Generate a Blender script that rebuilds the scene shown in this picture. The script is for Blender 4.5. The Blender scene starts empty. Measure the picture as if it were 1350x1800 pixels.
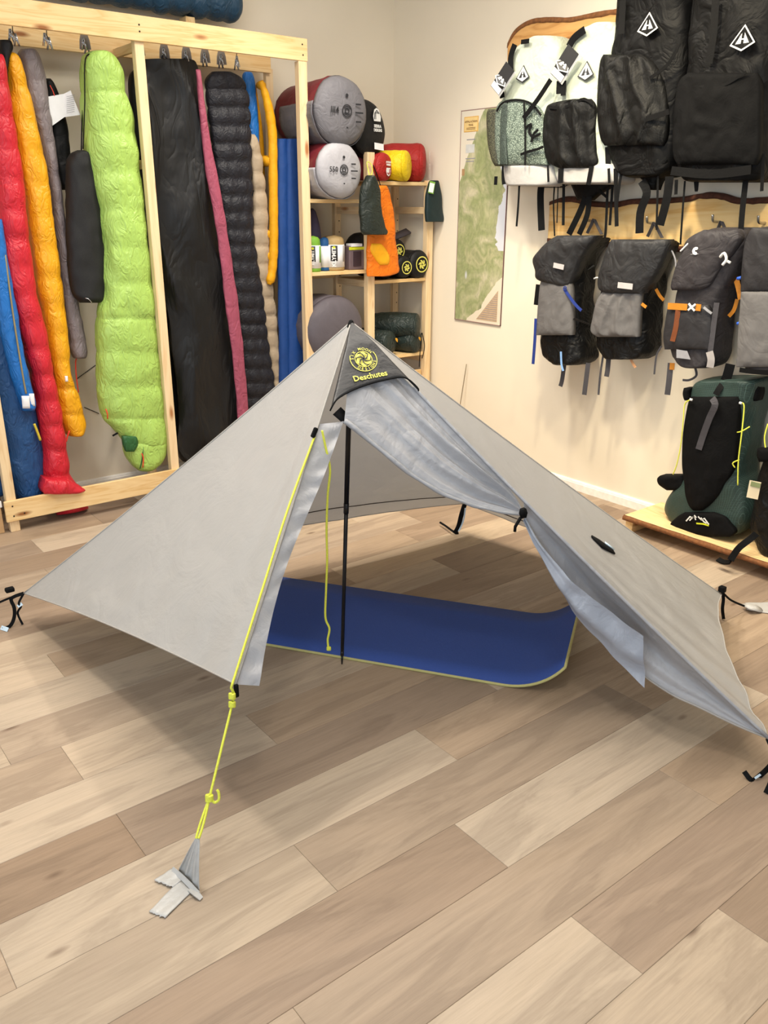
import bpy, bmesh, math, random
from mathutils import Vector, Matrix, noise
V = Vector
random.seed(7)
scene = bpy.context.scene
col = scene.collection

# ------------------------------------------------------------------ camera
# world: X runs along the rack wall towards the room corner, Y along the map wall
# away from the camera, Z up, metres; the camera stands at eye height.
FPX, PITCH, ROLL, YAW, EYE = 1473.7, 0.3508, 0.00414, 0.6667, 1.5
def _axes():
    f = V((0, math.cos(PITCH), -math.sin(PITCH))); r = V((1, 0, 0)); u = r.cross(f)
    r2 = r * math.cos(ROLL) + u * math.sin(ROLL); u2 = u * math.cos(ROLL) - r * math.sin(ROLL)
    m = Matrix.Rotation(-YAW, 3, 'Z')
    return m @ r2, m @ u2, m @ f
CR, CU, CF = _axes()
CAM = V((0, 0, EYE))
cd = bpy.data.cameras.new('camera'); cam = bpy.data.objects.new('camera', cd); col.objects.link(cam)
cd.sensor_fit = 'HORIZONTAL'; cd.sensor_width = 36.0; cd.lens = FPX / 1350.0 * 36.0
cd.clip_start = 0.05; cd.clip_end = 60
cam.matrix_world = Matrix(((CR.x, CU.x, -CF.x, CAM.x), (CR.y, CU.y, -CF.y, CAM.y), (CR.z, CU.z, -CF.z, CAM.z), (0, 0, 0, 1)))
scene.camera = cam

# ------------------------------------------------------------------ light
scene.view_settings.view_transform = 'Standard'; scene.view_settings.look = 'None'
scene.view_settings.gamma = 1.0; scene.view_settings.exposure = 0.12; scene.view_settings.use_curve_mapping = False
world = bpy.data.worlds.new('daylight'); scene.world = world; world.use_nodes = True
bg = world.node_tree.nodes['Background']; bg.inputs[0].default_value = (0.78, 0.88, 1.0, 1); bg.inputs[1].default_value = 0.6
def lamp(kind, name, loc, target, energy, color, **kw):
    d = bpy.data.lights.new(name, kind); o = bpy.data.objects.new(name, d); col.objects.link(o)
    o.location = loc; d.energy = energy; d.color = color
    for k, v in kw.items(): setattr(d, k, v)
    o.rotation_euler = (V(target) - V(loc)).to_track_quat('-Z', 'Y').to_euler()
    return o
WARM = (1.0, 0.85, 0.58); NEUT = (1.0, 0.93, 0.83)
lamp('SPOT', 'ceiling_spot', (2.55, 3.30, 2.85), (2.3, 2.9, 0), 110, NEUT, spot_size=2.6, spot_blend=1.0, shadow_soft_size=0.10)
lamp('SPOT', 'ceiling_spot', (0.55, 2.55, 2.85), (0.6, 2.0, 0), 90, NEUT, spot_size=2.6, spot_blend=1.0, shadow_soft_size=0.12)
lamp('SPOT', 'ceiling_spot', (0.45, 0.55, 2.85), (0.6, 1.2, 0), 48, NEUT, spot_size=2.6, spot_blend=1.0, shadow_soft_size=0.12)
lamp('SPOT', 'ceiling_spot', (2.30, 2.30, 2.85), (3.6, 2.6, 0.9), 125, WARM, spot_size=1.6, spot_blend=0.9, shadow_soft_size=0.07)
lamp('SPOT', 'ceiling_spot', (2.10, 1.20, 2.85), (3.6, 1.6, 0.9), 90, WARM, spot_size=1.6, spot_blend=0.9, shadow_soft_size=0.07)
lamp('AREA', 'shop_window', (-2.6, -0.6, 1.6), (1.5, 2.2, 0.7), 65, (0.80, 0.90, 1.0), shape='RECTANGLE', size=3.0, size_y=2.2)
lamp('AREA', 'ambient_fill', (1.7, 2.3, 2.92), (1.7, 2.3, 0), 72, NEUT, shape='RECTANGLE', size=2.4, size_y=2.4)  # added overhead fill light to lift the ambient level

# ------------------------------------------------------------------ placing helpers
def ray(px, py): return CF + CR * ((px - 675) / FPX) - CU * ((py - 900) / FPX)
class Pl:
    """a real plane of the room: point + normal"""
    def __init__(s, p, n): s.p = V(p); s.n = V(n).normalized()
    def at(s, px, py):
        d = ray(px, py); return CAM + d * ((s.p - CAM).dot(s.n) / d.dot(s.n))
def PX(x): return Pl((x, 0, 0), (-1, 0, 0))
def PY(y): return Pl((0, y, 0), (0, -1, 0))
def PZ(z): return Pl((0, 0, z), (0, 0, 1))
def above(px, py, g):
    """point on the sight line that stands over ground point g"""
    d = ray(px, py); t = (d.x * g[0] + d.y * g[1]) / (d.x ** 2 + d.y ** 2); return CAM + d * t
def deep(px, py, t): return CAM + ray(px, py) * t
def depth_of(p): return (V(p) - CAM).dot(CF)
def lerp(a, b, t): return a + (b - a) * t
def rdg(p, s=1.0, o=0.0):
    q = V(p) * s + V((o, o * .7, o * 1.3)); q = q + V((noise.noise(q * .7), noise.noise(q * .7 + V((5, 1, 2))), noise.noise(q * .7 + V((2, 7, 3))))) * .6
    return (1 - abs(noise.noise(q)) * 2.6) * .6 + (1 - abs(noise.noise(q * 2.3)) * 2.6) * .3
def nz(p, s=1.0, o=0.0): return noise.noise(V(p) * s + V((o, o * 1.7, o * .3)))
def crs(pts, n):
    """Catmull-Rom resample of tuples/vectors, uniform in parameter"""
    m = len(pts) - 1; out = []
    for i in range(n):
        t = i / (n - 1) * m; k = min(int(t), m - 1); f = t - k
        p0, p1, p2, p3 = pts[max(k - 1, 0)], pts[k], pts[k + 1], pts[min(k + 2, m)]
        out.append(type(p1)([0.5 * ((2 * b) + (-a + c) * f + (2 * a - 5 * b + 4 * c - d) * f * f + (-a + 3 * b - 3 * c + d) * f ** 3)
                    for a, b, c, d in zip(p0, p1, p2, p3)]))
    return out
def rows_at(rows, y):
    """piecewise linear lookup in (y, xl, xr) rows"""
    if y <= rows[0][0]: return rows[0][1:]
    for a, b in zip(rows, rows[1:]):
        if y <= b[0]:
            t = (y - a[0]) / (b[0] - a[0]); return tuple(lerp(p, q, t) for p, q in zip(a[1:], b[1:]))
    return rows[-1][1:]

# ------------------------------------------------------------------ mesh helpers
def mesh(name, vs, fs, mat, parent=None, smooth=True):
    me = bpy.data.meshes.new(name); me.from_pydata([tuple(v) for v in vs], [], fs); me.update()
    bm = bmesh.new(); bm.from_mesh(me); bmesh.ops.recalc_face_normals(bm, faces=bm.faces); bm.to_mesh(me); bm.free()
    if smooth: me.polygons.foreach_set('use_smooth', [True] * len(me.polygons))
    if mat: me.materials.append(mat)
    o = bpy.data.objects.new(name, me); col.objects.link(o)
    if parent: o.parent = parent
    return o
def thing(name, label, cat, loc=(0, 0, 0), group=None):
    o = bpy.data.objects.new(name, None); col.objects.link(o); o.location = loc; o.empty_display_size = .05
    o['label'] = label; o['category'] = cat
    if group: o['group'] = group
    return o
def adopt(root, *objs):
    """parent finished world-space meshes to a placed Empty without moving them"""
    mi = Matrix.Translation(-root.location)
    for o in objs:
        o.parent = root; o.matrix_parent_inverse = mi
def tag(o, label, cat, group=None):
    o['label'] = label; o['category'] = cat
    if group: o['group'] = group
    return o
def struct(o): o['kind'] = 'structure'; return o
class MB:
    def __init__(s): s.v = []; s.f = []
    def add(s, vs, fs):
        k = len(s.v); s.v += [V(v) for v in vs]; s.f += [tuple(i + k for i in f) for f in fs]; return s
    def box(s, a, b):
        a, b = V(a), V(b); x0, y0, z0 = a; x1, y1, z1 = b
        return s.add([(x0,y0,z0),(x1,y0,z0),(x1,y1,z0),(x0,y1,z0),(x0,y0,z1),(x1,y0,z1),(x1,y1,z1),(x0,y1,z1)],
                     [(0,3,2,1),(4,5,6,7),(0,1,5,4),(1,2,6,5),(2,3,7,6),(3,0,4,7)])
    def loft(s, rings, cap=True, closed=False):
        n = len(rings[0]); vs = [p for r in rings for p in r]; fs = []
        m = len(rings)
        for i in range(m if closed else m - 1):
            for j in range(n):
                a = i * n + j; b = i * n + (j + 1) % n; k = ((i + 1) % m) * n
                fs.append((a, b, k + (j + 1) % n, k + j))
        if cap and not closed: fs += [tuple(reversed(range(n))), tuple((m - 1) * n + j for j in range(n))]
        return s.add(vs, fs)
    def tube(s, pts, r, seg=8):
        pts = [V(p) for p in pts]; rings = []; up = None
        for i, p in enumerate(pts):
            t = (pts[min(i + 1, len(pts) - 1)] - pts[max(i - 1, 0)]).normalized()
            if up is None: up = t.orthogonal().normalized()
            up = (up - t * up.dot(t)); up = up.normalized() if up.length > 1e-6 else t.orthogonal().normalized()
            w = t.cross(up); rr = r[i] if isinstance(r, (list, tuple)) else r
            rings.append([p + (up * math.cos(a) + w * math.sin(a)) * rr for a in [2 * math.pi * k / seg for k in range(seg)]])
        return s.loft(rings)
    def ribbon(s, pts, w, th, nrm):
        """flat webbing along pts; nrm = the way its face looks"""
        pts = [V(p) for p in pts]; rings = []
        for i, p in enumerate(pts):
            t = (pts[min(i + 1, len(pts) - 1)] - pts[max(i - 1, 0)]).normalized()
            n = V(nrm[i]) if isinstance(nrm, list) else V(nrm)
            sd = t.cross(n).normalized(); n2 = sd.cross(t).normalized(); ww = (w[i] if isinstance(w, list) else w) / 2
            rings.append([p + sd * ww + n2 * th / 2, p - sd * ww + n2 * th / 2, p - sd * ww - n2 * th / 2, p + sd * ww - n2 * th / 2])
        return s.loft(rings)
    def grid(s, fn, nu, nv, th=0.0, nrm=None):
        """sheet fn(u,v); th>0 makes it a closed slab offset against nrm (a vector, or computed)"""
        P = [[V(fn(i / nu, j / nv)) for i in range(nu + 1)] for j in range(nv + 1)]
        vs = [p for r in P for p in r]; W = nu + 1
        fs = [(j * W + i, j * W + i + 1, (j + 1) * W + i + 1, (j + 1) * W + i) for j in range(nv) for i in range(nu)]
        if th:
            k = len(vs); back = []
            for j in range(nv + 1):
                for i in range(nu + 1):
                    if nrm is not None: n = V(nrm)
                    else:
                        a = P[j][min(i + 1, nu)] - P[j][max(i - 1, 0)]; b = P[min(j + 1, nv)][i] - P[max(j - 1, 0)][i]
                        n = a.cross(b); n = n.normalized() if n.length > 1e-9 else V((0, 0, 0))
                    back.append(P[j][i] - n * th)
            vs += back; fs += [tuple(k + q for q in reversed(f)) for f in fs]
            edge = [j0 for j0 in range(nu + 1)] + [j * W + nu for j in range(1, nv + 1)] + [nv * W + i for i in range(nu - 1, -1, -1)] + [j * W for j in range(nv - 1, 0, -1)]
            fs += [(edge[i], edge[(i + 1) % len(edge)], k + edge[(i + 1) % len(edge)], k + edge[i]) for i in range(len(edge))]
        return s.add(vs, fs)
    def build(s, name, mat, parent=None, smooth=True): return mesh(name, s.v, s.f, mat, parent, smooth)
def bevel(o, w=0.002, seg=2):
    m = o.modifiers.new('bevel', 'BEVEL'); m.width = w; m.segments = seg; m.limit_method = 'ANGLE'; return o
def beam(name, a, b, w, h, mat, parent=None, up=(0, 0, 1), bev=0.002):
    """sawn timber from a to b; local X is the grain; w across, h along up"""
    a, b = V(a), V(b); x = (b - a).normalized(); z = V(up); z = (z - x * z.dot(x)).normalized(); y = z.cross(x); L = (b - a).length
    o = MB().box((-L / 2, -w / 2, -h / 2), (L / 2, w / 2, h / 2)).build(name, mat, None, False)
    c = (a + b) / 2
    mw = Matrix(((x.x, y.x, z.x, c.x), (x.y, y.y, z.y, c.y), (x.z, y.z, z.z, c.z), (0, 0, 0, 1)))
    if parent is not None:
        o.parent = parent; o.matrix_parent_inverse = Matrix.Translation(-parent.location)
    o.matrix_basis = mw
    if bev: bevel(o, bev, 1)
    return o

# ------------------------------------------------------------------ material helpers
MATS = {}
def srgb(r, g, b):
    f = lambda c: (c / 255 / 12.92) if c / 255 <= .04045 else ((c / 255 + .055) / 1.055) ** 2.4
    return (f(r), f(g), f(b), 1)
def newmat(name):
    m = bpy.data.materials.new(name); m.use_nodes = True; nt = m.node_tree; b = nt.nodes['Principled BSDF']; return m, nt, b
def nd(nt, t, **kw):
    n = nt.nodes.new(t)
    for k, v in kw.items():
        if k.startswith('_'): setattr(n, k[1:], v)
        else: n.inputs[k].default_value = v
    return n
def coords(nt, scale=(1, 1, 1), kind='Object', rnd=False, rot=(0, 0, 0)):
    tc = nd(nt, 'ShaderNodeTexCoord'); mp = nd(nt, 'ShaderNodeMapping'); mp.inputs['Scale'].default_value = scale; mp.inputs['Rotation'].default_value = rot
    nt.links.new(tc.outputs[kind], mp.inputs['Vector'])
    if rnd:
        oi = nd(nt, 'ShaderNodeObjectInfo'); mu = nd(nt, 'ShaderNodeMath', _operation='MULTIPLY'); mu.inputs[1].default_value = 37.0
        nt.links.new(oi.outputs['Random'], mu.inputs[0]); cb = nd(nt, 'ShaderNodeCombineXYZ')
        for i in range(3): nt.links.new(mu.outputs[0], cb.inputs[i])
        nt.links.new(cb.outputs[0], mp.inputs['Location'])
    return mp.outputs['Vector']
def ramp(nt, fac, stops):
    r = nd(nt, 'ShaderNodeValToRGB'); e = r.color_ramp.elements
    while len(e) < len(stops): e.new(0.5)
    for x, (p, c) in zip(e, stops): x.position = p; x.color = c
    nt.links.new(fac, r.inputs[0]); return r.outputs[0]
def mixc(nt, fac, a, b, mode='MIX'):
    m = nd(nt, 'ShaderNodeMix', _data_type='RGBA', _blend_type=mode)
    for s, v in ((m.inputs[0], fac), (m.inputs[6], a), (m.inputs[7], b)):
        if hasattr(v, 'links'): nt.links.new(v, s)
        else: s.default_value = v
    return m.outputs[2]
def bump(nt, b, h, strength=.3, dist=.01, prev=None):
    n = nd(nt, 'ShaderNodeBump'); n.inputs['Strength'].default_value = strength; n.inputs['Distance'].default_value = dist
    nt.links.new(h, n.inputs['Height'])
    if prev: nt.links.new(prev, n.inputs['Normal'])
    nt.links.new(n.outputs[0], b.inputs['Normal']); return n.outputs[0]
def fabric(name, rgb, rough=.7, var=.08, wr=14, wrs=.25, sheen=.0, spec=.3, ripstop=0, stretch=(1, 1, 1), crumple=0, crs_=(1, 1, 1), crst=.5):
    """cloth: slight mottling, creases as relief, fine weave; ripstop = lines per metre"""
    if name in MATS: return MATS[name]
    m, nt, b = newmat(name); base = srgb(*rgb)
    v = coords(nt, stretch)
    n1 = nd(nt, 'ShaderNodeTexNoise', Scale=wr, Detail=5.0, Roughness=.6, Distortion=.6); nt.links.new(v, n1.inputs['Vector'])
    hi = tuple(min(1, c * (1 + var)) for c in base[:3]) + (1,); lo = tuple(c * (1 - var) for c in base[:3]) + (1,)
    c = ramp(nt, n1.outputs[0], [(.3, lo), (.7, hi)])
    if ripstop:
        v2 = coords(nt, (ripstop,) * 3, rot=(0.1, .2, 0.0)); br = nd(nt, 'ShaderNodeTexBrick', Scale=1.0)
        br.offset = 0.0; br.inputs['Mortar Size'].default_value = .06; br.inputs['Brick Width'].default_value = 1; br.inputs['Row Height'].default_value = 1
        br.inputs['Color1'].default_value = (0, 0, 0, 1); br.inputs['Color2'].default_value = (0, 0, 0, 1); br.inputs['Mortar'].default_value = (1, 1, 1, 1)
        sp = nd(nt, 'ShaderNodeSeparateXYZ'); cb = nd(nt, 'ShaderNodeCombineXYZ'); ad = nd(nt, 'ShaderNodeMath', _operation='ADD')
        nt.links.new(v2, sp.inputs[0]); nt.links.new(sp.outputs[0], ad.inputs[0]); nt.links.new(sp.outputs[1], ad.inputs[1])
        nt.links.new(ad.outputs[0], cb.inputs[0]); nt.links.new(sp.outputs[2], cb.inputs[1]); nt.links.new(cb.outputs[0], br.inputs['Vector'])
        c = mixc(nt, br.outputs[0], c, tuple(min(1, q * 2.0 + .007) for q in base[:3]) + (1,))
    nt.links.new(c, b.inputs['Base Color'])
    b.inputs['Roughness'].default_value = rough; b.inputs['Specular IOR Level'].default_value = spec
    if sheen: b.inputs['Sheen Weight'].default_value = sheen
    nr = bump(nt, b, n1.outputs[0], wrs, .02)
    if crumple:                                   # creases: ridges where a warped noise crosses its middle
        n4 = nd(nt, 'ShaderNodeTexNoise', Scale=crumple, Detail=2.5, Roughness=.5, Distortion=1.2); nt.links.new(coords(nt, crs_), n4.inputs['Vector'])
        sb = nd(nt, 'ShaderNodeMath', _operation='SUBTRACT'); sb.inputs[1].default_value = .5; nt.links.new(n4.outputs[0], sb.inputs[0])
        ab = nd(nt, 'ShaderNodeMath', _operation='ABSOLUTE'); nt.links.new(sb.outputs[0], ab.inputs[0])
        nr = bump(nt, b, ab.outputs[0], crst, .03, nr)
    n2 = nd(nt, 'ShaderNodeTexNoise', Scale=420, Detail=1.0); nt.links.new(v, n2.inputs['Vector'])
    bump(nt, b, n2.outputs[0], .08, .002, nr)
    MATS[name] = m; return m
def plain(name, rgb, rough=.5, metal=0.0, spec=.5, var=.06, scale=40):
    if name in MATS: return MATS[name]
    m, nt, b = newmat(name); base = srgb(*rgb)
    n1 = nd(nt, 'ShaderNodeTexNoise', Scale=scale, Detail=3.0); nt.links.new(coords(nt), n1.inputs['Vector'])
    hi = tuple(min(1, c * (1 + var)) for c in base[:3]) + (1,); lo = tuple(c * (1 - var) for c in base[:3]) + (1,)
    nt.links.new(ramp(nt, n1.outputs[0], [(.3, lo), (.7, hi)]), b.inputs['Base Color'])
    b.inputs['Roughness'].default_value = rough; b.inputs['Metallic'].default_value = metal; b.inputs['Specular IOR Level'].default_value = spec
    MATS[name] = m; return m
def wood(name, light, dark, knot, ring=9, rough=.55, axis=(.7, 9, 9), knots=True):
    """sawn wood: local X is the grain"""
    if name in MATS: return MATS[name]
    m, nt, b = newmat(name)
    v = coords(nt, axis, rnd=True)
    w = nd(nt, 'ShaderNodeTexNoise', Scale=1.6, Detail=4.0, Roughness=.55, Distortion=1.2); nt.links.new(v, w.inputs['Vector'])
    wv = nd(nt, 'ShaderNodeMath', _operation='MULTIPLY'); wv.inputs[1].default_value = ring; nt.links.new(w.outputs[0], wv.inputs[0])
    fr = nd(nt, 'ShaderNodeMath', _operation='PINGPONG'); fr.inputs[1].default_value = 1.0; nt.links.new(wv.outputs[0], fr.inputs[0])
    c = ramp(nt, fr.outputs[0], [(0.0, srgb(*light)), (.62, srgb(*lerp3(light, dark, .35))), (1.0, srgb(*dark))])
    f = nd(nt, 'ShaderNodeTexNoise', Scale=9.0, Detail=4.0); nt.links.new(coords(nt, (axis[0] * .8, axis[1] * 4, axis[2] * 4), rnd=True), f.inputs['Vector'])
    c = mixc(nt, .22, c, ramp(nt, f.outputs[0], [(.3, srgb(*dark)), (.7, srgb(*light))]))
    if knots:
        k = nd(nt, 'ShaderNodeTexVoronoi', Scale=1.0); nt.links.new(coords(nt, (3.1, 10, 10), rnd=True), k.inputs['Vector'])
        kf = ramp(nt, k.outputs['Distance'], [(.07, (1, 1, 1, 1)), (.16, (0, 0, 0, 1))])
        c = mixc(nt, kf, c, srgb(*knot))
    nt.links.new(c, b.inputs['Base Color']); b.inputs['Roughness'].default_value = rough; b.inputs['Specular IOR Level'].default_value = .3
    bump(nt, b, f.outputs[0], .12, .003)
    MATS[name] = m; return m
def lerp3(a, b, t): return tuple(x + (y - x) * t for x, y in zip(a, b))
# ------------------------------------------------------------------ the room
XW, YW, ZC = 3.62, 4.52, 2.95          # map wall, rack wall, ceiling
def wall_mat(name, rgb):
    m, nt, b = newmat(name); v = coords(nt)
    n = nd(nt, 'ShaderNodeTexNoise', Scale=2.2, Detail=3.0); nt.links.new(v, n.inputs['Vector'])
    base = srgb(*rgb); lo = tuple(c * .965 for c in base[:3]) + (1,)
    nt.links.new(ramp(nt, n.outputs[0], [(.35, lo), (.65, base)]), b.inputs['Base Color']); b.inputs['Roughness'].default_value = .75
    b.inputs['Specular IOR Level'].default_value = .2
    f = nd(nt, 'ShaderNodeTexNoise', Scale=260, Detail=2.0); nt.links.new(v, f.inputs['Vector']); bump(nt, b, f.outputs[0], .12, .002)
    return m
M_WALL = wall_mat('cream_wall_paint', (242, 232, 212)); M_CEIL = wall_mat('white_ceiling_paint', (240, 238, 232))
o = struct(MB().box((-3.0, YW, 0), (XW + .12, YW + .12, ZC)).build('wall_left', M_WALL, None, False))
o = struct(MB().box((XW, -3.0, 0), (XW + .12, YW, ZC)).build('wall_right', M_WALL, None, False))
o = struct(MB().box((-3.0, -3.0, ZC), (XW + .12, YW + .12, ZC + .1)).build('ceiling', M_CEIL, None, False))
def vinyl():
    m, nt, b = newmat('oak_vinyl_plank'); oi = nd(nt, 'ShaderNodeObjectInfo')
    g = nd(nt, 'ShaderNodeTexNoise', Scale=1.0, Detail=5.0, Roughness=.6, Distortion=1.1); nt.links.new(coords(nt, (1.5, 9, 9), rnd=True), g.inputs['Vector'])
    f = nd(nt, 'ShaderNodeTexNoise', Scale=1.0, Detail=6.0, Roughness=.7); nt.links.new(coords(nt, (6, 130, 130), rnd=True), f.inputs['Vector'])
    r = nd(nt, 'ShaderNodeMath', _operation='MULTIPLY'); r.inputs[1].default_value = 7.0; nt.links.new(g.outputs[0], r.inputs[0])
    pp = nd(nt, 'ShaderNodeMath', _operation='PINGPONG'); pp.inputs[1].default_value = 1.0; nt.links.new(r.outputs[0], pp.inputs[0])
    c1 = ramp(nt, pp.outputs[0], [(0.0, (1.04, 1.04, 1.04, 1)), (.7, (.98, .98, .975, 1)), (1.0, (.91, .905, .90, 1))])
    c2 = ramp(nt, f.outputs[0], [(.3, (.86, .85, .84, 1)), (.62, (1.06, 1.06, 1.06, 1))])
    c3 = ramp(nt, g.outputs[0], [(.28, (.80, .78, .78, 1)), (.5, (1, 1, 1, 1)), (.75, (1.09, 1.08, 1.06, 1))])
    c = mixc(nt, 1.0, oi.outputs['Color'], c1, 'MULTIPLY'); c = mixc(nt, .8, c, c2, 'MULTIPLY'); c = mixc(nt, .9, c, c3, 'MULTIPLY')
    k = nd(nt, 'ShaderNodeTexVoronoi', Scale=1.0); nt.links.new(coords(nt, (2.6, 6.5, 6.5), rnd=True), k.inputs['Vector'])
    kf = ramp(nt, k.outputs['Distance'], [(.02, (.8, .8, .8, 1)), (.085, (0, 0, 0, 1))])
    c = mixc(nt, kf, c, srgb(105, 84, 68))
    nt.links.new(c, b.inputs['Base Color']); b.inputs['Roughness'].default_value = .5; b.inputs['Specular IOR Level'].default_value = .25
    bump(nt, b, f.outputs[0], .10, .002); return m
M_PLANK = vinyl()
floor = struct(MB().box((-3.0, -3.0, -.06), (XW, YW, -.0065)).build('floor', plain('dark_underlay', (70, 60, 52), .9), None, False))
PW, PLN, G = .191, 1.22, .0006
TONE = {'l': (180, 162, 141), 'm': (167, 147, 126), 'd': (150, 130, 111), 'x': (134, 115, 98)}
# row index k: strip from 1.266+k*PW ; known joint x and tones of the planks left to right from that joint
KNOWN = {-1: (1.232, 'd', 'l'), -2: (.62, 'm', 'm'), -3: (1.236, 'l', 'd'), -4: (1.518, 'l', 'd'), 0: (.864, 'l', 'm'), 1: (1.42, 'l', 'm'), 2: (.558, 'd', 'd'),
         3: (1.05, 'l', 'm'), 4: (.54, 'm', 'l'), 5: (1.62, 'm', 'd'), 6: (2.325, 'l', 'x'), 7: (1.9, 'm', 'l'), 8: (1.2, 'l', 'm'), 9: (2.6, 'm', 'd')}
full = {}
def plank(x0, x1, y0, y1, tone):
    x0, x1, y0, y1 = max(x0, -1.0), min(x1, XW), max(y0, -.2), min(y1, YW)
    if x1 - x0 < .02 or y1 - y0 < .02: return
    key = (round(x1 - x0, 3), round(y1 - y0, 3))
    if key not in full:
        L, W = key; L -= G; W -= G; e = .0012; z0, z1 = -.006, 0.0
        vs = [(-L/2,-W/2,z0),(L/2,-W/2,z0),(L/2,W/2,z0),(-L/2,W/2,z0),(-L/2,-W/2,z1-.0008),(L/2,-W/2,z1-.0008),(L/2,W/2,z1-.0008),(-L/2,W/2,z1-.0008),
              (-L/2+e,-W/2+e,z1),(L/2-e,-W/2+e,z1),(L/2-e,W/2-e,z1),(-L/2+e,W/2-e,z1)]
        fs = [(0,3,2,1),(0,1,5,4),(1,2,6,5),(2,3,7,6),(3,0,4,7),(4,5,9,8),(5,6,10,9),(6,7,11,10),(7,4,8,11),(8,9,10,11)]
        me = bpy.data.meshes.new('plank'); me.from_pydata(vs, [], fs); me.materials.append(M_PLANK); full[key] = me
    o = bpy.data.objects.new('plank', full[key]); col.objects.link(o); o.parent = floor; o.location = ((x0 + x1) / 2, (y0 + y1) / 2, 0)
    j = random.uniform(-7, 7); t = TONE[tone]; w = random.uniform(-1.5, 1.5)
    o.color = srgb(t[0] + j + w, t[1] + j, t[2] + j - w)
for k in range(-8, 19):
    y0 = 1.266 + k * PW
    if k in KNOWN: jx, tl, tr = KNOWN[k]
    else: jx, tl, tr = random.uniform(.3, 1.5), random.choice('lmmd'), random.choice('lmmd')
    for i in range(-3, 4):
        t = tl if i == -1 else tr if i == 0 else random.choice('lmmd')
        plank(jx + i * PLN, jx + (i + 1) * PLN, y0, y0 + PW, t)
M_WHITE = plain('white_gloss_trim', (244, 241, 234), .35)
def skirting(name, along_x):
    prof = [(0, 0), (.015, 0), (.015, .040), (.012, .044), (.012, .047), (.007, .055), (0, .056)]
    m = MB()
    if along_x: rings = [[(x, YW - d, z) for d, z in prof] for x in (-3.0, XW)]
    else: rings = [[(XW - d, y, z) for d, z in prof] for y in (-3.0, YW)]
    return struct(m.loft(rings).build(name, M_WHITE, None, False))
skirting('baseboard_left', True); skirting('baseboard_right', False)
# ------------------------------------------------------------------ the tent
def tent_mat(name, rgb, trans=.22, rough=.42, scale=7, wr=.35):
    m, nt, b = newmat(name); base = srgb(*rgb); v = coords(nt)
    n = nd(nt, 'ShaderNodeTexNoise', Scale=scale, Detail=6.0, Roughness=.55, Distortion=1.4); nt.links.new(v, n.inputs['Vector'])
    n3 = nd(nt, 'ShaderNodeTexNoise', Scale=scale * 4.5, Detail=4.0, Roughness=.6, Distortion=1.0); nt.links.new(v, n3.inputs['Vector'])
    hi = tuple(c * 1.015 for c in base[:3]) + (1,); lo = tuple(c * .985 for c in base[:3]) + (1,)
    c = ramp(nt, n.outputs[0], [(.3, lo), (.7, hi)]); nt.links.new(c, b.inputs['Base Color'])
    b.inputs['Roughness'].default_value = rough; b.inputs['Specular IOR Level'].default_value = .5
    nr = bump(nt, b, n.outputs[0], wr, .02); nr = bump(nt, b, n3.outputs[0], wr * .5, .006, nr)
    n5 = nd(nt, 'ShaderNodeTexNoise', Scale=scale * 1.3, Detail=1.5, Roughness=.4, Distortion=.8); nt.links.new(v, n5.inputs['Vector'])
    sb = nd(nt, 'ShaderNodeMath', _operation='SUBTRACT'); sb.inputs[1].default_value = .5; nt.links.new(n5.outputs[0], sb.inputs[0])
    ab = nd(nt, 'ShaderNodeMath', _operation='ABSOLUTE'); nt.links.new(sb.outputs[0], ab.inputs[0]); nr = bump(nt, b, ab.outputs[0], wr * .8, .02, nr)
    tr = nd(nt, 'ShaderNodeBsdfTranslucent'); nt.links.new(c, tr.inputs[0]); nt.links.new(nr, tr.inputs['Normal'])
    mx = nd(nt, 'ShaderNodeMixShader'); mx.inputs[0].default_value = trans
    nt.links.new(b.outputs[0], mx.inputs[1]); nt.links.new(tr.outputs[0], mx.inputs[2]); nt.links.new(mx.outputs[0], nt.nodes['Material Output'].inputs[0])
    return m
M_TENT = tent_mat('grey_silnylon', (184, 182, 179), .24, .36, 5, .24); M_TENTB = tent_mat('grey_silnylon_daylight_tint', (176, 177, 181), .2, .32, 9, .35)  # flap side is the same fabric, bluish daylight put into its colour
M_HOOD = tent_mat('black_silnylon', (44, 44, 46), .03, .4, 8, .25)
M_BLK = fabric('black_webbing', (15, 15, 16), .7, .1, 60, .1, spec=.12); M_CORDY = fabric('yellow_reflective_cord', (226, 230, 84), .55, .12, 300, .3)
M_YEL = plain('yellow_print', (222, 216, 104), .6); M_REFL = plain('pale_reflective_tape', (205, 225, 238), .3)
M_TAPE = fabric('silver_duct_tape', (186, 184, 180), .38, .05, 30, .2, spec=.5)
T0 = Vector((1.504, 2.075, 1.17)); TA = V((.701, 3.078, .125)); TB = V((.816, 1.621, .40)); TC = V((2.05, .885, .12)); TD = V((2.795, 1.475, .115)); TE = V((2.65, 2.74, .157))
tent = thing('tarp_tent', 'grey single pole tarp tent pitched on the floor with its door tied back', 'tent', (1.504, 2.075, 0))
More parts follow.
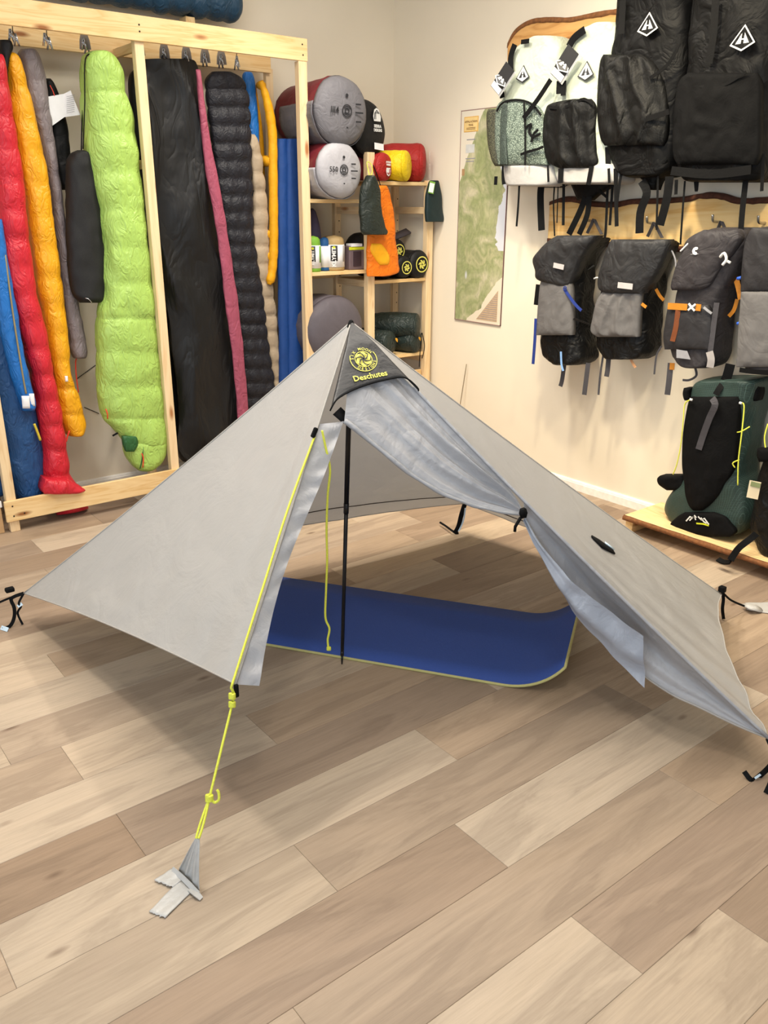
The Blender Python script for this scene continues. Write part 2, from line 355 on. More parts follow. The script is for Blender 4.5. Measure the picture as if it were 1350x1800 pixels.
def tri_panel(a, b, n, sagl, sagr, hem, inward, seed, wr=.0075, fan=0.0, th=.0015, fanb=0.0, crk=0.0):
    """panel between ridges apex->a and apex->b; sag of the ridges, curve of the hem, creases running to the corners"""
    nrm = (a - T0).cross(b - T0).normalized()
    if nrm.dot(V(inward)) > 0: nrm = -nrm
    def fn(u, v):
        v2 = .0 + v
        L = T0.lerp(a, v2) - V((0, 0, sagl * 4 * v2 * (1 - v2))); Rr = T0.lerp(b, v2) - V((0, 0, sagr * 4 * v2 * (1 - v2)))
        p = L.lerp(Rr, u); w = 4 * u * (1 - u)
        p = p + (T0.lerp((a + b) / 2, 1) - (a + b) / 2 + (T0 - (a + b) / 2)) * (hem * w * v2 ** 3)     # hem cut as a catenary
        p = p - nrm * (.012 * w * v2 * (1 - v2) * 4)
        q = nz((p.x, p.y, p.z), 5, seed) * .6 + nz((p.x, p.y, p.z), 13, seed) * .3
        p = p + nrm * (wr * (q + .55 * rdg((p.x, p.y, p.z), 3.2, seed)) * w * v2)
        if crk: p = p + nrm * (crk * rdg((u * 15, v2 * 2.2, seed), 1.0, 1.) * math.exp(-(1 - u) * 6) * v2 * min(1, (1 - u) * 25)) + nrm * (crk * .35 * rdg((u * 3 + v2 * 4, v2 * 7 - u * 5, seed), 1.0, 4.) * w * v2)
        if fan: p = p + nrm * (fan * math.sin(u * 34) * math.exp(-u * 7) * v2 ** 2 * (1 - math.exp(-u * 22)) )
        if fanb: p = p + nrm * (fanb * math.sin((1 - u) * 40) * math.exp(-(1 - u) * 6) * v2 ** 3 * (1 - math.exp(-(1 - u) * 22)))
        return p
    return fn, nrm
def panel(name, a, b, seed, hem=.03, sagl=.012, sagr=.012, label=None, fan=0., fanb=0., inward=None, mat=M_TENT, crk=.0):
    inside = (T0 + TA + TB + TC + TD + TE) / 6 - (T0 + a + b) / 3
    fn, n = tri_panel(a, b, 0, sagl, sagr, hem, inside, seed, fan=fan, fanb=fanb, crk=crk)
    o = MB().grid(fn, 110, 90).build(name, mat); adopt(tent, o)
    if label: o['label'] = label
    return o, fn, n
pl_left, fl_left, n_left = panel('door_panel', TA, TB, 1.3, hem=.012, sagl=.014, sagr=.0, label='closed left half of the tent door, smooth grey fabric', fanb=.008, crk=.006)
pl_back, fl_back, n_back = panel('back_panel', TA, TE, 5.1, hem=.075, sagl=.014, sagr=.01)
pl_foot, fl_foot, n_foot = panel('end_panel', TE, TD, 9.7, hem=-.02, sagl=.01, sagr=.014)
pl_right, fl_right, n_right = panel('side_panel', TD, TC, 3.4, hem=.05, sagl=.014, sagr=.020, label='grey side panel beside the tied back door', fan=.004, fanb=.012, crk=.003)
# hems and seams
def seam(name, pts, r, mat, parent=tent):
    o = MB().tube(pts, r, 6).build(name, mat); adopt(parent, o); return o
M_HEM = fabric('light_grey_hem', (168, 164, 158), .5, .06, 60, .2)
for fn in (fl_left, fl_back, fl_foot, fl_right): seam('hem', [fn(i / 40, 1.0) for i in range(41)], .0022, M_HEM)
for fn, u in ((fl_left, 0), (fl_left, 1), (fl_right, 0), (fl_right, 1), (fl_back, 1)): seam('ridge_seam', [fn(u, i / 40) for i in range(41)], .003, M_HEM)
M_SEAM = fabric('dark_seam_thread', (70, 62, 56), .8)
seam('stitch_line', [fl_back(u, .93 - .05 * math.sin(u * 3.1)) - n_back * .004 for u in [.42 + .55 * i / 30 for i in range(31)]], .0022, M_SEAM)
seam('stitch_line', [fl_foot(u, .93) - n_foot * .004 for u in [.03 + .6 * i / 30 for i in range(31)]], .0022, M_SEAM)
# folded door: triangle apex / left ridge / toggle, free edge sagging
def ridgeC(t): return T0.lerp(TC, t) - V((0, 0, .020 * 4 * t * (1 - t)))
def ridgeB(t): return T0.lerp(TB, t)
TOG = ridgeC(.430) + V((-.012, -.012, -.045))
n_door = (TB - T0).cross(TC - T0).normalized()
if n_door.dot(V((-1, -1, 0))) < 0: n_door = -n_door
PB = ridgeB(.315)
d0, d1 = depth_of(PB) + .02, depth_of(TOG)
edge_px = [(606, 737), (650, 772), (700, 814), (740, 843), (780, 866), (820, 882), (850, 891), (885, 898), (916, 903)]
edge3 = [deep(x, y, lerp(d0, d1, (x - 606) / 310)) for x, y in edge_px]
def curve(pts, t):
    m = len(pts) - 1; k = min(int(t * m), m - 1); f = t * m - k
    p0, p1, p2, p3 = pts[max(k - 1, 0)], pts[k], pts[k + 1], pts[min(k + 2, m)]
    return .5 * ((2 * p1) + (p2 - p0) * f + (2 * p0 - 5 * p1 + 4 * p2 - p3) * f * f + (-p0 + 3 * p1 - 3 * p2 + p3) * f ** 3)
def fold(u, v):
    """u along from the left ridge to the toggle, v from the right ridge down to the free edge"""
    top = ridgeC(.43 * u); top = top.lerp(TOG, max(0, (u - .85) / .15) ** 2 * .5 if u > .85 else 0)
    bot = curve(edge3, u)
    p = top.lerp(bot, v)
    a = (1 - u) ** .8 * min(1, u * 5); vv = v + .04 * math.sin(u * 5 + 1)
    tri = lambda q: 1 - 2 * abs(math.sin(q))
    w = tri(vv * 9.2 + .5) * .7 + tri(vv * 17 + u * 1.3) * .32
    p = p + n_door * (.036 * w * u ** .8 * (1 - u ** 5) * (math.sin(math.pi * min(1, .06 + v * .94)) ** .5) + .018 * math.sin(math.pi * v) * (1 - u) - .03 * max(0, v - .8) * (1 - u))
    p = p + n_door * nz(p, 16, 4.) * .004 * a
    return p
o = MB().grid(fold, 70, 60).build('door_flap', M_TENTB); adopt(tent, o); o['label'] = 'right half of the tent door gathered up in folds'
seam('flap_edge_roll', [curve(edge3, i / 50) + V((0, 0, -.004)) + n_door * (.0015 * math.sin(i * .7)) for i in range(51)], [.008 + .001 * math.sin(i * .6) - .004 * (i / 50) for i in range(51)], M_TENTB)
# black vent hood over the flap
hood_px = [(580, 723), (592, 706), (618, 692), (648, 681), (680, 673), (704, 669), (718, 674), (735, 688)]
def hood_edge(t):
    x, y = crs([tuple(p) for p in hood_px], 61)[int(round(t * 60))]
    a, b = ridgeB(.30), ridgeC(.165); pl = Pl(T0, n_door); p = pl.at(x, y)
    return p
def hood(u, v): 
    e = hood_edge(u); p = T0.lerp(e, v) + n_door * (.004 + .018 * max(0, math.sin(math.pi * u)) ** .35 * min(1, v * 2.5))
    return p + n_door * (nz(p, 22, 2.2) * .0018 * v)
o = MB().grid(hood, 60, 30, .0012, n_door).build('vent_hood', M_HOOD); adopt(tent, o); o['label'] = 'black vent hood at the tent peak with yellow print'
HOOD = o
seam('hood_edging', [hood(i / 60, 1.0) for i in range(61)], .0025, M_BLK)
# emblem and lettering on the hood: flat print following the panel plane
def hp(px, py, off=.0): # point on the printed face
    return Pl(T0 + n_door * (.0245 + off), n_door).at(px, py)
ec = hp(639, 631); ex = (hp(680, 622) - hp(598, 640)).normalized(); ey = n_door.cross(ex).normalized()
if ey.z < 0: ey = -ey
ER = (hp(639, 611) - hp(639, 651)).length * .545
def disc_print(m, r0, r1, a0=0, a1=2 * math.pi, n=48, off=0.0, c=None, th=.0012):
    c = c or ec; N = n_door; vs = []; fs = []
    for i in range(n + 1):
        a = a0 + (a1 - a0) * i / n; d = ex * math.cos(a) + ey * math.sin(a)
        for r in (r0, r1): vs.append(c + d * r + N * off); vs.append(c + d * r + N * (off - th))
    for i in range(n):
        k = 4 * i; q = k + 4
        fs += [(k, k + 2, q + 2, q), (k + 1, q + 1, q + 3, k + 3), (k, q, q + 1, k + 1), (k + 2, k + 3, q + 3, q + 2)]
    m.add(vs, fs); return m
m = MB(); disc_print(m, ER * .93, ER * .98, math.radians(150), math.radians(385)); disc_print(m, ER * .58, ER * .63)
for k in range(6):
    a = k * math.pi / 3 + .3; c = ec + (ex * math.cos(a) + ey * math.sin(a)) * ER * .31
    disc_print(m, .0, ER * .25, n=20, c=c)
o = m.build('emblem', M_YEL, None, False); adopt(HOOD, o); o['label'] = 'round yellow emblem of six swirling moons'
m = MB()
for k in range(6):
    a = k * math.pi / 3 + .3; pts = []
    for i in range(9):
        t = i / 8; r = ER * (.05 + .48 * t); b = a + .5 + 1.0 * t; pts.append(ec + (ex * math.cos(b) + ey * math.sin(b)) * r + n_door * .0006)
    m.ribbon(pts, [ER * .11 * (1 - .6 * i / 8) for i in range(9)], .001, n_door)
o = m.build('emblem_swirl', M_HOOD, None, False); adopt(HOOD, o)
def text_mesh(body, size, bold=0.0, font=None):
    cu = bpy.data.curves.new('lettering', 'FONT'); cu.body = body; cu.size = size; cu.align_x = 'CENTER'; cu.align_y = 'CENTER'; cu.extrude = .0004; cu.offset = bold * size; cu.resolution_u = 2
    ob = bpy.data.objects.new('lettering', cu); col.objects.link(ob); bpy.context.view_layer.update()
    me = bpy.data.meshes.new_from_object(ob.evaluated_get(bpy.context.evaluated_depsgraph_get())); bpy.data.objects.remove(ob); bpy.data.curves.remove(cu); return me
def lettering(body, at, ax, n, size, mat, parent, bold=0.0, name='lettering', stretch=1.0):
    """flat print: at centre, ax = reading direction, n = facing"""
    me = text_mesh(body, size, bold); me.materials.append(mat); o = bpy.data.objects.new(name, me); col.objects.link(o)
    n = V(n).normalized(); x = V(ax); x = (x - n * x.dot(n)).normalized(); y = n.cross(x); at = V(at)
    mw = Matrix(((x.x * stretch, y.x, n.x, at.x), (x.y * stretch, y.y, n.y, at.y), (x.z * stretch, y.z, n.z, at.z), (0, 0, 0, 1)))
    o.parent = parent; o.matrix_parent_inverse = Matrix.Translation(-parent.location); o.matrix_basis = mw
    return o
def arc_text(body, c, r, a_mid, step, size, mat, parent, flip=False):
    for i, ch in enumerate(body):
        if ch == ' ': continue
        a = a_mid + (-1 if not flip else 1) * (i - (len(body) - 1) / 2) * step; d = ex * math.cos(a) + ey * math.sin(a); t = (ex * math.sin(a) - ey * math.cos(a)) * (1 if not flip else -1)
        lettering(ch, c + d * r, t, n_door, size, mat, parent, .012)
arc_text('SIX MOON', ec, ER * .80, math.radians(100), .33, ER * .30, M_YEL, HOOD)
arc_text('DESIGNS', ec, ER * .80, math.radians(280), .31, ER * .29, M_YEL, HOOD, True)
lettering('Deschutes', hp(651, 661), hp(682, 654) - hp(619, 666), n_door, (hp(682, 654) - hp(619, 666)).length / 4.5, M_YEL, HOOD, .02)
# zip flap along the left door half
strip_px = [(606, 735), (592, 775), (570, 835), (540, 905), (513, 970), (490, 1040), (470, 1125), (457, 1203)]
dplane = Pl(T0, n_door); sr = [dplane.at(x, y) - n_door * .012 for x, y in strip_px]
def strip(u, v):
    a = ridgeB(lerp(.325, 1.0, v)); b = curve(sr, v); p = a.lerp(b, u)
    return p + n_door * (.006 * nz(p, 26, 8.) + .004 * math.sin(v * 60 + 5 * nz(p, 6, 1)) * u) - n_door * .004
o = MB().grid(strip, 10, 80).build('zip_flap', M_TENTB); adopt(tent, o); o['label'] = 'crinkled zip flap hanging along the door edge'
# dark underside strip where pole meets the flap
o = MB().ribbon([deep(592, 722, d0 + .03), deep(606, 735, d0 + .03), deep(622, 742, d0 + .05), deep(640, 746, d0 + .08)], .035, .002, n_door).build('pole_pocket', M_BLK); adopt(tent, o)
# lower door flap hanging under the right ridge
rv = (TC - T0); rv.z = 0; rv.normalize(); nv = V((-rv.y, rv.x, 0)); nv = nv if nv.dot(V((-1, -1, 0))) > 0 else -nv
vpl = Pl(TC, nv)
hem_px = [(923, 912), (936, 938), (955, 976), (982, 1028), (1015, 1082), (1055, 1125), (1095, 1168), (1135, 1204), (1175, 1227), (1225, 1248), (1285, 1273), (1350, 1297)]
hem3 = [vpl.at(x, y) - nv * (.03 * math.sin(math.pi * i / (len(hem_px) - 1))) for i, (x, y) in enumerate(hem_px)]
hem3[-1] = TC.copy()
def lower(u, v):
    top = ridgeC(lerp(.435, 1.0, u)); p = top.lerp(curve(hem3, u), v)
    w = math.sin(math.pi * u)
    return p - nv * (.05 * w * math.sin(math.pi * v) + .012 * math.sin(v * 13 + u * 3) * w * v) + nv * nz(p, 12, 3.) * .006
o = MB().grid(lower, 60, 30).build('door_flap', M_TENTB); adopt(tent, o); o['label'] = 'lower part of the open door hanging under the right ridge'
low_px = [(925, 906), (945, 935), (975, 975), (1010, 1012), (1045, 1045), (1085, 1080), (1131, 1117)]
low_b = hem_px[:8]
lt = [vpl.at(x, y) + nv * (.006 + .02 * math.sin(math.pi * i / 6)) for i, (x, y) in enumerate(low_px)]; lb = [vpl.at(x, y) + nv * .012 for x, y in low_b]
def zlow(u, v):
    p = curve(lt, u).lerp(curve(lb, u), v); return p + nv * (.012 * nz(p, 14, 6.) + .02 * math.sin(math.pi * v) * math.sin(math.pi * u) + .006 * math.sin(v * 9 + u * 4))
M_ZIP = tent_mat('zip_flap_daylight_blue', (166, 172, 184), .2, .35, 10, .3)  # same grey tent fabric with the blue of the daylight painted in
o = MB().grid(zlow, 50, 16).build('zip_flap', M_ZIP); adopt(tent, o); o['label'] = 'pale zip flap folded back at the open door'
seam('hem', [lower(i / 50, 1.0) for i in range(51)], .003, M_HEM)
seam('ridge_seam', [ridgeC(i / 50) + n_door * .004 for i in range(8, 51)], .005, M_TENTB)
# toggle tie
tg = TOG + n_door * .02
m = MB().ribbon([tg + V((-.002, 0, .014)), tg + V((0, 0, .0)), tg + V((.001, 0, -.014))], [.014, .022, .014], .012, n_door)
m.tube([tg + V((-.01, 0, -.012)), tg + V((-.022, .008, -.040)), tg + V((-.02, .01, -.055))], .005, 6)
o = m.build('door_toggle', M_BLK); adopt(tent, o)
# black loop patch on the side panel
q = fl_right(.52, .60)
def pix(p): q = V(p) - CAM; return 675 + FPX * q.dot(CR) / q.dot(CF), 900 - FPX * q.dot(CU) / q.dot(CF)
n_ru = n_right if n_right.z > 0 else -n_right
def on_right(px, py):
    best = min((((pix(fl_right(i / 80, j / 80))[0] - px) ** 2 + (pix(fl_right(i / 80, j / 80))[1] - py) ** 2, i, j) for i in range(81) for j in range(20, 75)))
    return fl_right(best[1] / 80, best[2] / 80) + n_ru * .004
o = MB().ribbon([on_right(1041, 944), on_right(1058, 957), on_right(1077, 972)], [.012, .045, .02], .004, n_right).build('guy_loop', M_BLK); adopt(tent, o); o['label'] = 'small black guy loop sewn on the side panel'
o = MB().ribbon([on_right(1060, 957) + V((0, 0, .004)), on_right(1074, 969) + V((0, 0, .004))], .012, .003, n_right).build('reflective_tab', M_REFL); adopt(tent, o)
# peak cap
o = MB().loft([[T0 + V((.014 * s * math.cos(a), .014 * s * math.sin(a), z)) for a in [k * math.pi / 6 for k in range(12)]] for s, z in ((1.0, -.022), (.75, -.006), (.45, .004), (.12, .007))]).build('peak_cap', M_BLK); adopt(tent, o)
# corner straps hanging to the floor: (corner, floor spots)
def strap(name, pts, w=.013, mat=M_BLK, n=None, parent=tent):
    n = n or (CAM - V(pts[0])); o = MB().ribbon(crs([V(p) for p in pts], 18), w, .002, n).build(name, mat, None, False); adopt(parent, o); return o
fz = PZ(.003)
def fl(x, y, z=.003): return PZ(z).at(x, y)
m = MB().box((-.016, -.012, -.008), (.016, .012, .010)); o = bevel(m.build('corner_buckle', M_BLK, None, False), .005); o.matrix_basis = Matrix.Translation(above(17, 1037, TA)); adopt(tent, o)
strap('corner_strap', [TA, above(20, 1052, TA), above(25, 1068, (.66, 3.08)), above(25, 1085, (.65, 3.08)), above(18, 1100, (.635, 3.08)), fl(4, 1106)])
strap('corner_strap', [TA, above(33, 1060, TA), above(37, 1066, TA), above(31, 1078, TA), fl(40, 1098)], .008)
strap('corner_strap', [TA, above(15, 1052, TA), above(-8, 1062, (.62, 3.1))], .008)
strap('reflective_tab', [fl(2, 1103, .007), fl(14, 1107, .007)], .016, M_REFL); strap('reflective_tab', [above(31, 1066, TA), above(39, 1061, TA)], .012, M_REFL)
strap('corner_strap', [TE + V((0, 0, .0)), above(811, 905, (2.63, 2.75)), above(806, 925, (2.62, 2.76)), fl(799, 938)], .022)
strap('reflective_tab', [above(818, 893, (2.62, 2.73)), above(816, 908, (2.61, 2.74)), above(812, 922, (2.6, 2.74)), above(806, 934, (2.59, 2.74))], .007, M_REFL)
strap('corner_strap', [fl(806, 938), fl(795, 933, .02), fl(784, 925, .02), fl(773, 918, .02)], .010)
strap('corner_strap', [TD + V((0, 0, .02)), TD + V((.012, -.004, -.02)), TD + V((.006, -.01, -.06)), fl(1272, 1088)], .012)
m = MB().box((-.012, -.012, -.012), (.012, .012, .012)); o = bevel(m.build('corner_buckle', M_BLK, None, False), .004); o.matrix_basis = Matrix.Translation(TD + V((.0, .0, .022))); adopt(tent, o)
strap('guy_cord', [TD + V((.0, 0, .012)), above(1285, 1055, (2.88, 1.46)), fl(1310, 1066, .02)], .008)
strap('corner_strap', [TC, above(1362, 1330, (2.04, .86)), above(1352, 1348, (2.02, .86)), fl(1335, 1364), fl(1322, 1372), fl(1308, 1356, .02)], .014)
strap('reflective_tab', [fl(1345, 1356, .012), fl(1327, 1368, .008)], .006, M_REFL)
strap('corner_strap', [above(1368, 1340, (2.03, .85)), above(1358, 1370, (2.0, .83)), fl(1347, 1395)], .016)
# the guy line of the front corner
clip = ridgeB(.37) + n_door * .014
bend = TB + V((-.006, -.006, -.01))
knot1 = above(408, 1238, (.796, 1.607)); knot2 = above(368, 1403, (.68, 1.53)); loop = above(347, 1474, (.628, 1.492))
guy = thing('guy_line', 'yellow guy line running down the left door edge to the taped floor anchor', 'cord', (.62, 1.49, 0))
def cord(name, pts, r, n=40, seg=7): 
    o = MB().tube(crs([V(p) for p in pts], n), r, seg).build(name, M_CORDY); adopt(guy, o); return o
off = n_left if n_left.dot(CAM - TB) > 0 else -n_left
cord('line', [clip, clip.lerp(bend, .33) + off * .012, clip.lerp(bend, .66) + off * .012, bend + off * .012], .0032)
cord('line', [bend + off * .012, above(411, 1220, (.81, 1.615)), knot1, knot1.lerp(knot2, .5), knot2], .0032)
for s in (-1, 1): cord('loop_strand', [knot2, knot2.lerp(loop, .4) + CR * .003 * s, knot2.lerp(loop, .8) + CR * .004 * s, loop + CR * .003 * s], .0030)
def knot(p, r, seed):
    rnd = random.Random(seed); pts = []
    for i in range(30):
        a = i * 1.25; pts.append(p + CR * (r * math.cos(a)) + CF * (r * math.sin(a)) + CU * (r * 2.0 * (i / 29 - .5)))
    o = MB().tube(crs(pts, 90), .0034, 6).build('knot', M_CORDY); adopt(guy, o)
knot(knot1, .006, 1); knot(knot1 + CU * .020, .006, 2); knot(knot2, .007, 3)
cord('cord_end', [knot2 + CR * .004, knot2 + CR * .012 - CU * .010, knot2 + CR * .022 - CU * .004, knot2 + CR * .022 + CU * .012, knot2 + CR * .018 + CU * .02], .0034)
dang = [(566, 757), (572, 785), (580, 825), (576, 870), (574, 930), (575, 985), (573, 1040), (572, 1085), (579, 1105), (576, 1125), (578, 1143)]
cg = (clip.x, clip.y)
cord('loose_end', [above(x, y, cg) for x, y in dang], .0034, 80); knot(above(578, 1140, cg), .004, 5)
m = MB().box((-.006, -.006, -.015), (.006, .006, .015)); o = bevel(m.build('line_lock', M_BLK, None, False), .004); o.matrix_basis = Matrix.Translation(clip + V((.0, .0, .012))) @ Matrix.Rotation(.5, 4, 'Y'); adopt(guy, o)
m = MB().box((-.006, -.005, -.018), (.006, .005, .018)); o = bevel(m.build('hem_clip', M_BLK, None, False), .004); o.matrix_basis = Matrix.Translation(above(414, 1216, (.80, 1.615)) + CF * .012); adopt(guy, o)
# duct tape anchors
def tape(name, quad, parent, lift=.0, seed=0, thz=.0012):
    a, b, c, d = [V(p) for p in quad]; rnd = random.Random(seed)
    def fn(u, v):
        p = a.lerp(b, u).lerp(d.lerp(c, u), v); e = .006 * nz((u * 9, v * 9, seed), 1) * (1 if v in (0, 1) else 0)
        return p + (d - a).normalized() * e + V((0, 0, .0025 * nz((u * 3, v * 3, seed + 5), 1) + .001))
    o = MB().grid(fn, 14, 8, thz, (0, 0, 1)).build(name, M_TAPE); adopt(parent, o); return o
ta = thing('tape_anchor', 'silver duct tape stuck to the floor holding the yellow guy line', 'tape', (.6, 1.48, 0))
tape('tape_strip', [fl(262, 1602), fl(290, 1614), fl(342, 1562), fl(318, 1545)], ta, seed=1)
tape('tape_strip', [fl(271, 1547, .005), fl(303, 1560, .005), fl(330, 1540, .005), fl(303, 1526, .005)], ta, seed=2)
fb = [fl(306, 1528, .006), fl(330, 1552, .006), fl(350, 1578, .006)]; tip = loop
def fin(u, v):
    b0 = curve([fl(313, 1532, .002), fl(331, 1549, .002), fl(350, 1570, .002)], u); tp = tip + CR * (.010 * (u - .5)); p = b0.lerp(tp, v)
    return p - CF * (.010 * (1 - 2 * abs(math.sin(u * 9))) * (1 - v) * min(1, v * 4) + .008 * math.sin(math.pi * v))
o = MB().grid(fin, 24, 16, .0015, None).build('tape_fin', M_TAPE); adopt(ta, o); o['label'] = 'tape pinched up into a pleated fin around the line'
o = MB().ribbon([fl(303, 1528, .010), fl(318, 1540, .012), fl(334, 1556, .012), fl(349, 1572, .008)], .013, .0015, (-.8, -.5, .5)).build('tape_fold', M_TAPE, None, False); adopt(ta, o)
o = MB().ribbon([fl(336, 1562, .006), fl(346, 1572, .010), fl(354, 1580, .003)], [.018, .014, .010], .003, (0, -.2, 1)).build('tape_end', M_TAPE, None, False); adopt(ta, o)
tb = thing('tape_anchor', 'clear and grey tape holding the back corner cord near the wooden platform', 'tape', tuple(fl(1325, 1068, 0)))
tape('tape_strip', [fl(1310, 1060, .012), fl(1312, 1072, .004), fl(1362, 1080, .003), fl(1362, 1058, .003)], tb, seed=6)
o = MB().ribbon([fl(1306, 1062, .02), fl(1318, 1066, .03), fl(1332, 1070, .016), fl(1340, 1073, .004)], [.016, .03, .032, .02], .004, (-.3, -.4, 1)).build('tape_fold', M_TAPE); adopt(tb, o)
# trekking pole
pole = thing('trekking_pole', 'black trekking pole standing upright in the tent doorway', 'pole', tuple(PZ(0).at(601, 1167)))
pb = V(pole.location); ptop = T0 + V((0, 0, -.03)); M_POLE = plain('black_anodised_pole', (22, 23, 27), .32, .3)
def sec(name, t0, t1, r0, r1):
    o = MB().tube([pb.lerp(ptop, t) for t in (t0, (t0 + t1) / 2, t1)], [r0, (r0 + r1) / 2, r1], 14).build(name, M_POLE); adopt(pole, o)
sec('tip', 0.0, .03, .0025, .0045); sec('tip_collar', .03, .045, .0065, .006); sec('lower_shaft', .045, .5, .0062, .0068); sec('clamp_collar', .49, .52, .0088, .0088); sec('upper_shaft', .52, .985, .0082, .0086); sec('grip', .985, 1.0, .012, .012)
# foam mat
M_FOAM = fabric('blue_closed_cell_foam', (60, 84, 152), .75, .05, 120, .12, spec=.2); M_FOAMY = fabric('yellow_foam_edge', (192, 184, 122), .8, .05, 80, .1)
mo = V((1.330, 2.370, 0)); mu = V((.557, -.831, 0)).normalized(); mv = V((.831, .557, 0)).normalized(); MWID = .545
mat = thing('foam_mat', 'blue foam sleeping mat with yellow edge, one end curling up from the floor', 'sleeping mat', tuple(mo))
def bent(s):
    """along the mat: flat, then the end bends up"""
    s0, r = .86, .243
    if s <= s0: return s, 0.0
    a = min((s - s0) / r, 1.2); x = s0 + r * math.sin(a); z = r * (1 - math.cos(a)); ex_ = (s - s0) - 1.2 * r
    if ex_ > 0: x += ex_ * math.cos(1.2); z += ex_ * math.sin(1.2)
    return x, z
MAT_A, MAT_B = -.72, 1.095
def mat_top(h):
    def fn(u, v):
        s = lerp(MAT_A, MAT_B, u); x, z = bent(s); x2, z2 = bent(s + .01); tx, tz = x2 - x, z2 - z; l = math.hypot(tx, tz) or 1
        rad = .05; vv = v
        return mo + mu * (x - tz / l * h) + mv * (MWID * vv) + V((0, 0, z + tx / l * h))
    return fn
o = MB().grid(mat_top(.010), 90, 6, .004, None).build('foam_face', M_FOAM); adopt(mat, o)
f1, f0 = mat_top(.0095), mat_top(.001)
m = MB()
o = m.grid(f0, 90, 6, .0, None).build('foam_underside', M_FOAMY); adopt(mat, o)
for vv, nm in ((0, 'foam_edge'), (1, 'foam_edge')):
    m = MB().tube([f0(i / 90, vv) + (f1(i / 90, vv) - f0(i / 90, vv)) * .45 for i in range(91)], .0052, 6); o = m.build(nm, M_FOAMY); adopt(mat, o)
m = MB().tube([f0(1, i / 8).lerp(f1(1, i / 8), .45) for i in range(9)], .0052, 6); o = m.build('foam_edge', M_FOAMY); adopt(mat, o)
# ------------------------------------------------------------------ rack and shelf unit along the rack wall
M_PINE = wood('sawn_pine', (238, 208, 156), (219, 178, 118), (150, 96, 52))
M_PINE2 = wood('pale_pine_post', (240, 214, 172), (224, 190, 142), (176, 118, 72))
YF, YB = 4.08, 4.44          # front and back faces of the frames
rack = thing('clothes_rack', 'pine rack of boards and posts with sleeping bags hanging from it', 'rack', (1.8, 4.25, 0))
PT = .045                    # post thickness
def post(x0, z0, z1, yc, w=.045, d=.032, parent=rack, name='post', mat=M_PINE2): return beam(name, (x0 + w / 2, yc, z0), (x0 + w / 2, yc, z1), d, w, mat, parent, up=(1, 0, 0))
FY, BY = YF + .036, YB - .016
post(.920, 0, 2.30, FY, d=.04); post(1.768, 0, 2.30, FY, d=.04)
for x in (.920, 1.768): post(x, 0, 2.26, BY)
beam('top_board', (.05, YF + .008, 2.248), (2.697, YF + .008, 2.248), .016, .104, M_PINE, rack)
beam('rear_board', (.05, YB - .045, 2.225), (2.66, YB - .045, 2.225), .018, .11, M_PINE, rack)
beam('bottom_board', (.905, YF + .008, .110), (2.64, YF + .008, .110), .016, .104, M_PINE, rack)
for x in (.942, 1.790):
    for z in (.30, .72, 1.12, 1.68, 2.18): beam('rung', (x, FY, z), (x, BY, z), .018, .04, M_PINE, rack)
M_NAIL = plain('dark_nail_head', (60, 50, 42), .5, .6)
for x, z in ((.94, .135), (.94, .085), (.99, .09), (2.665, 2.272), (2.668, 2.224), (1.79, 2.262), (1.79, 2.235)):
    o = MB().tube([(x, YF - .0015, z), (x, YF + .004, z)], .004, 10).build('nail', M_NAIL); adopt(rack, o)
M_WIRE = plain('dark_steel_wire', (38, 36, 36), .4, .8)
ROD_Y, ROD_Z = 4.26, 2.246
o = MB().tube([(.1, ROD_Y, ROD_Z), (2.66, ROD_Y, ROD_Z)], .003, 8).build('hanging_wire', M_WIRE); adopt(rack, o)
# shelf unit
unit = thing('shelf_unit', 'pine shelf unit full of stuff sacks in the room corner', 'shelf', (3.1, 4.25, 0))
UX = (2.640, 3.082, 3.537)
for x, zt, w in zip(UX, (2.195, 1.78, 1.64), (.052, .052, .048)):
    post(x, 0, zt, FY - .016, parent=unit, w=w, d=.04); post(x, 0, zt, BY, parent=unit, w=.044)
    for z in ((.2,) if x == UX[0] else (.2, .60, 1.09, 1.50)): beam('rung', (x + .022, FY, z - .03), (x + .022, BY, z - .03), .018, .04, M_PINE2, unit)
M_HOLE = plain('dark_peg_hole', (86, 66, 44), .8)
for x in UX:
    for k in range(18):
        z = .45 + k * .064
        o = MB().tube([(x + .030, BY - .0165, z), (x + .030, BY - .010, z)], .004, 8).build('peg_hole', M_HOLE); adopt(unit, o)
def shelf(x0, x1, z1, th=.020): return beam('shelf_board', (x0, (YF + YB) / 2 + .004, z1 - th / 2), (x1, (YF + YB) / 2 + .004, z1 - th / 2), YB - YF - .01, th, M_PINE, unit)
SL, SR = (2.692, 3.082), (3.134, 3.537)
shelf(*SL, 1.530); shelf(*SL, 1.143); shelf(*SL, .62); shelf(*SR, 1.630); shelf(*SR, 1.078); shelf(*SR, .620)
for a, b, zs in ((SL[0], SL[1], (1.10,)), (SR[0], SR[1], (1.17, .70))):
    for z in zs: beam('back_rail', (a, YB - .01, z), (b, YB - .01, z), .018, .045, M_PINE, unit)
crate = thing('wooden_crate', 'rough pine crate under the lowest visible shelf in the corner', 'crate', (3.33, 4.2, 0))
M_ROUGH = wood('rough_crate_pine', (236, 204, 150), (206, 160, 100), (70, 44, 26))
for z in (.09, .26, .43): beam('slat', (3.145, YF + .03, z), (3.53, YF + .03, z), .016, .15, M_ROUGH, crate)
for z in (.09, .26, .43): beam('slat', (3.155, YF + .045, z), (3.155, YB - .05, z), .016, .15, M_ROUGH, crate)
beam('crate_floor', (3.16, 4.25, .03), (3.52, 4.25, .03), .26, .016, M_ROUGH, crate)
M_BOX = plain('brown_cardboard', (196, 158, 112), .8); M_LIDW = plain('white_card', (232, 230, 226), .7)
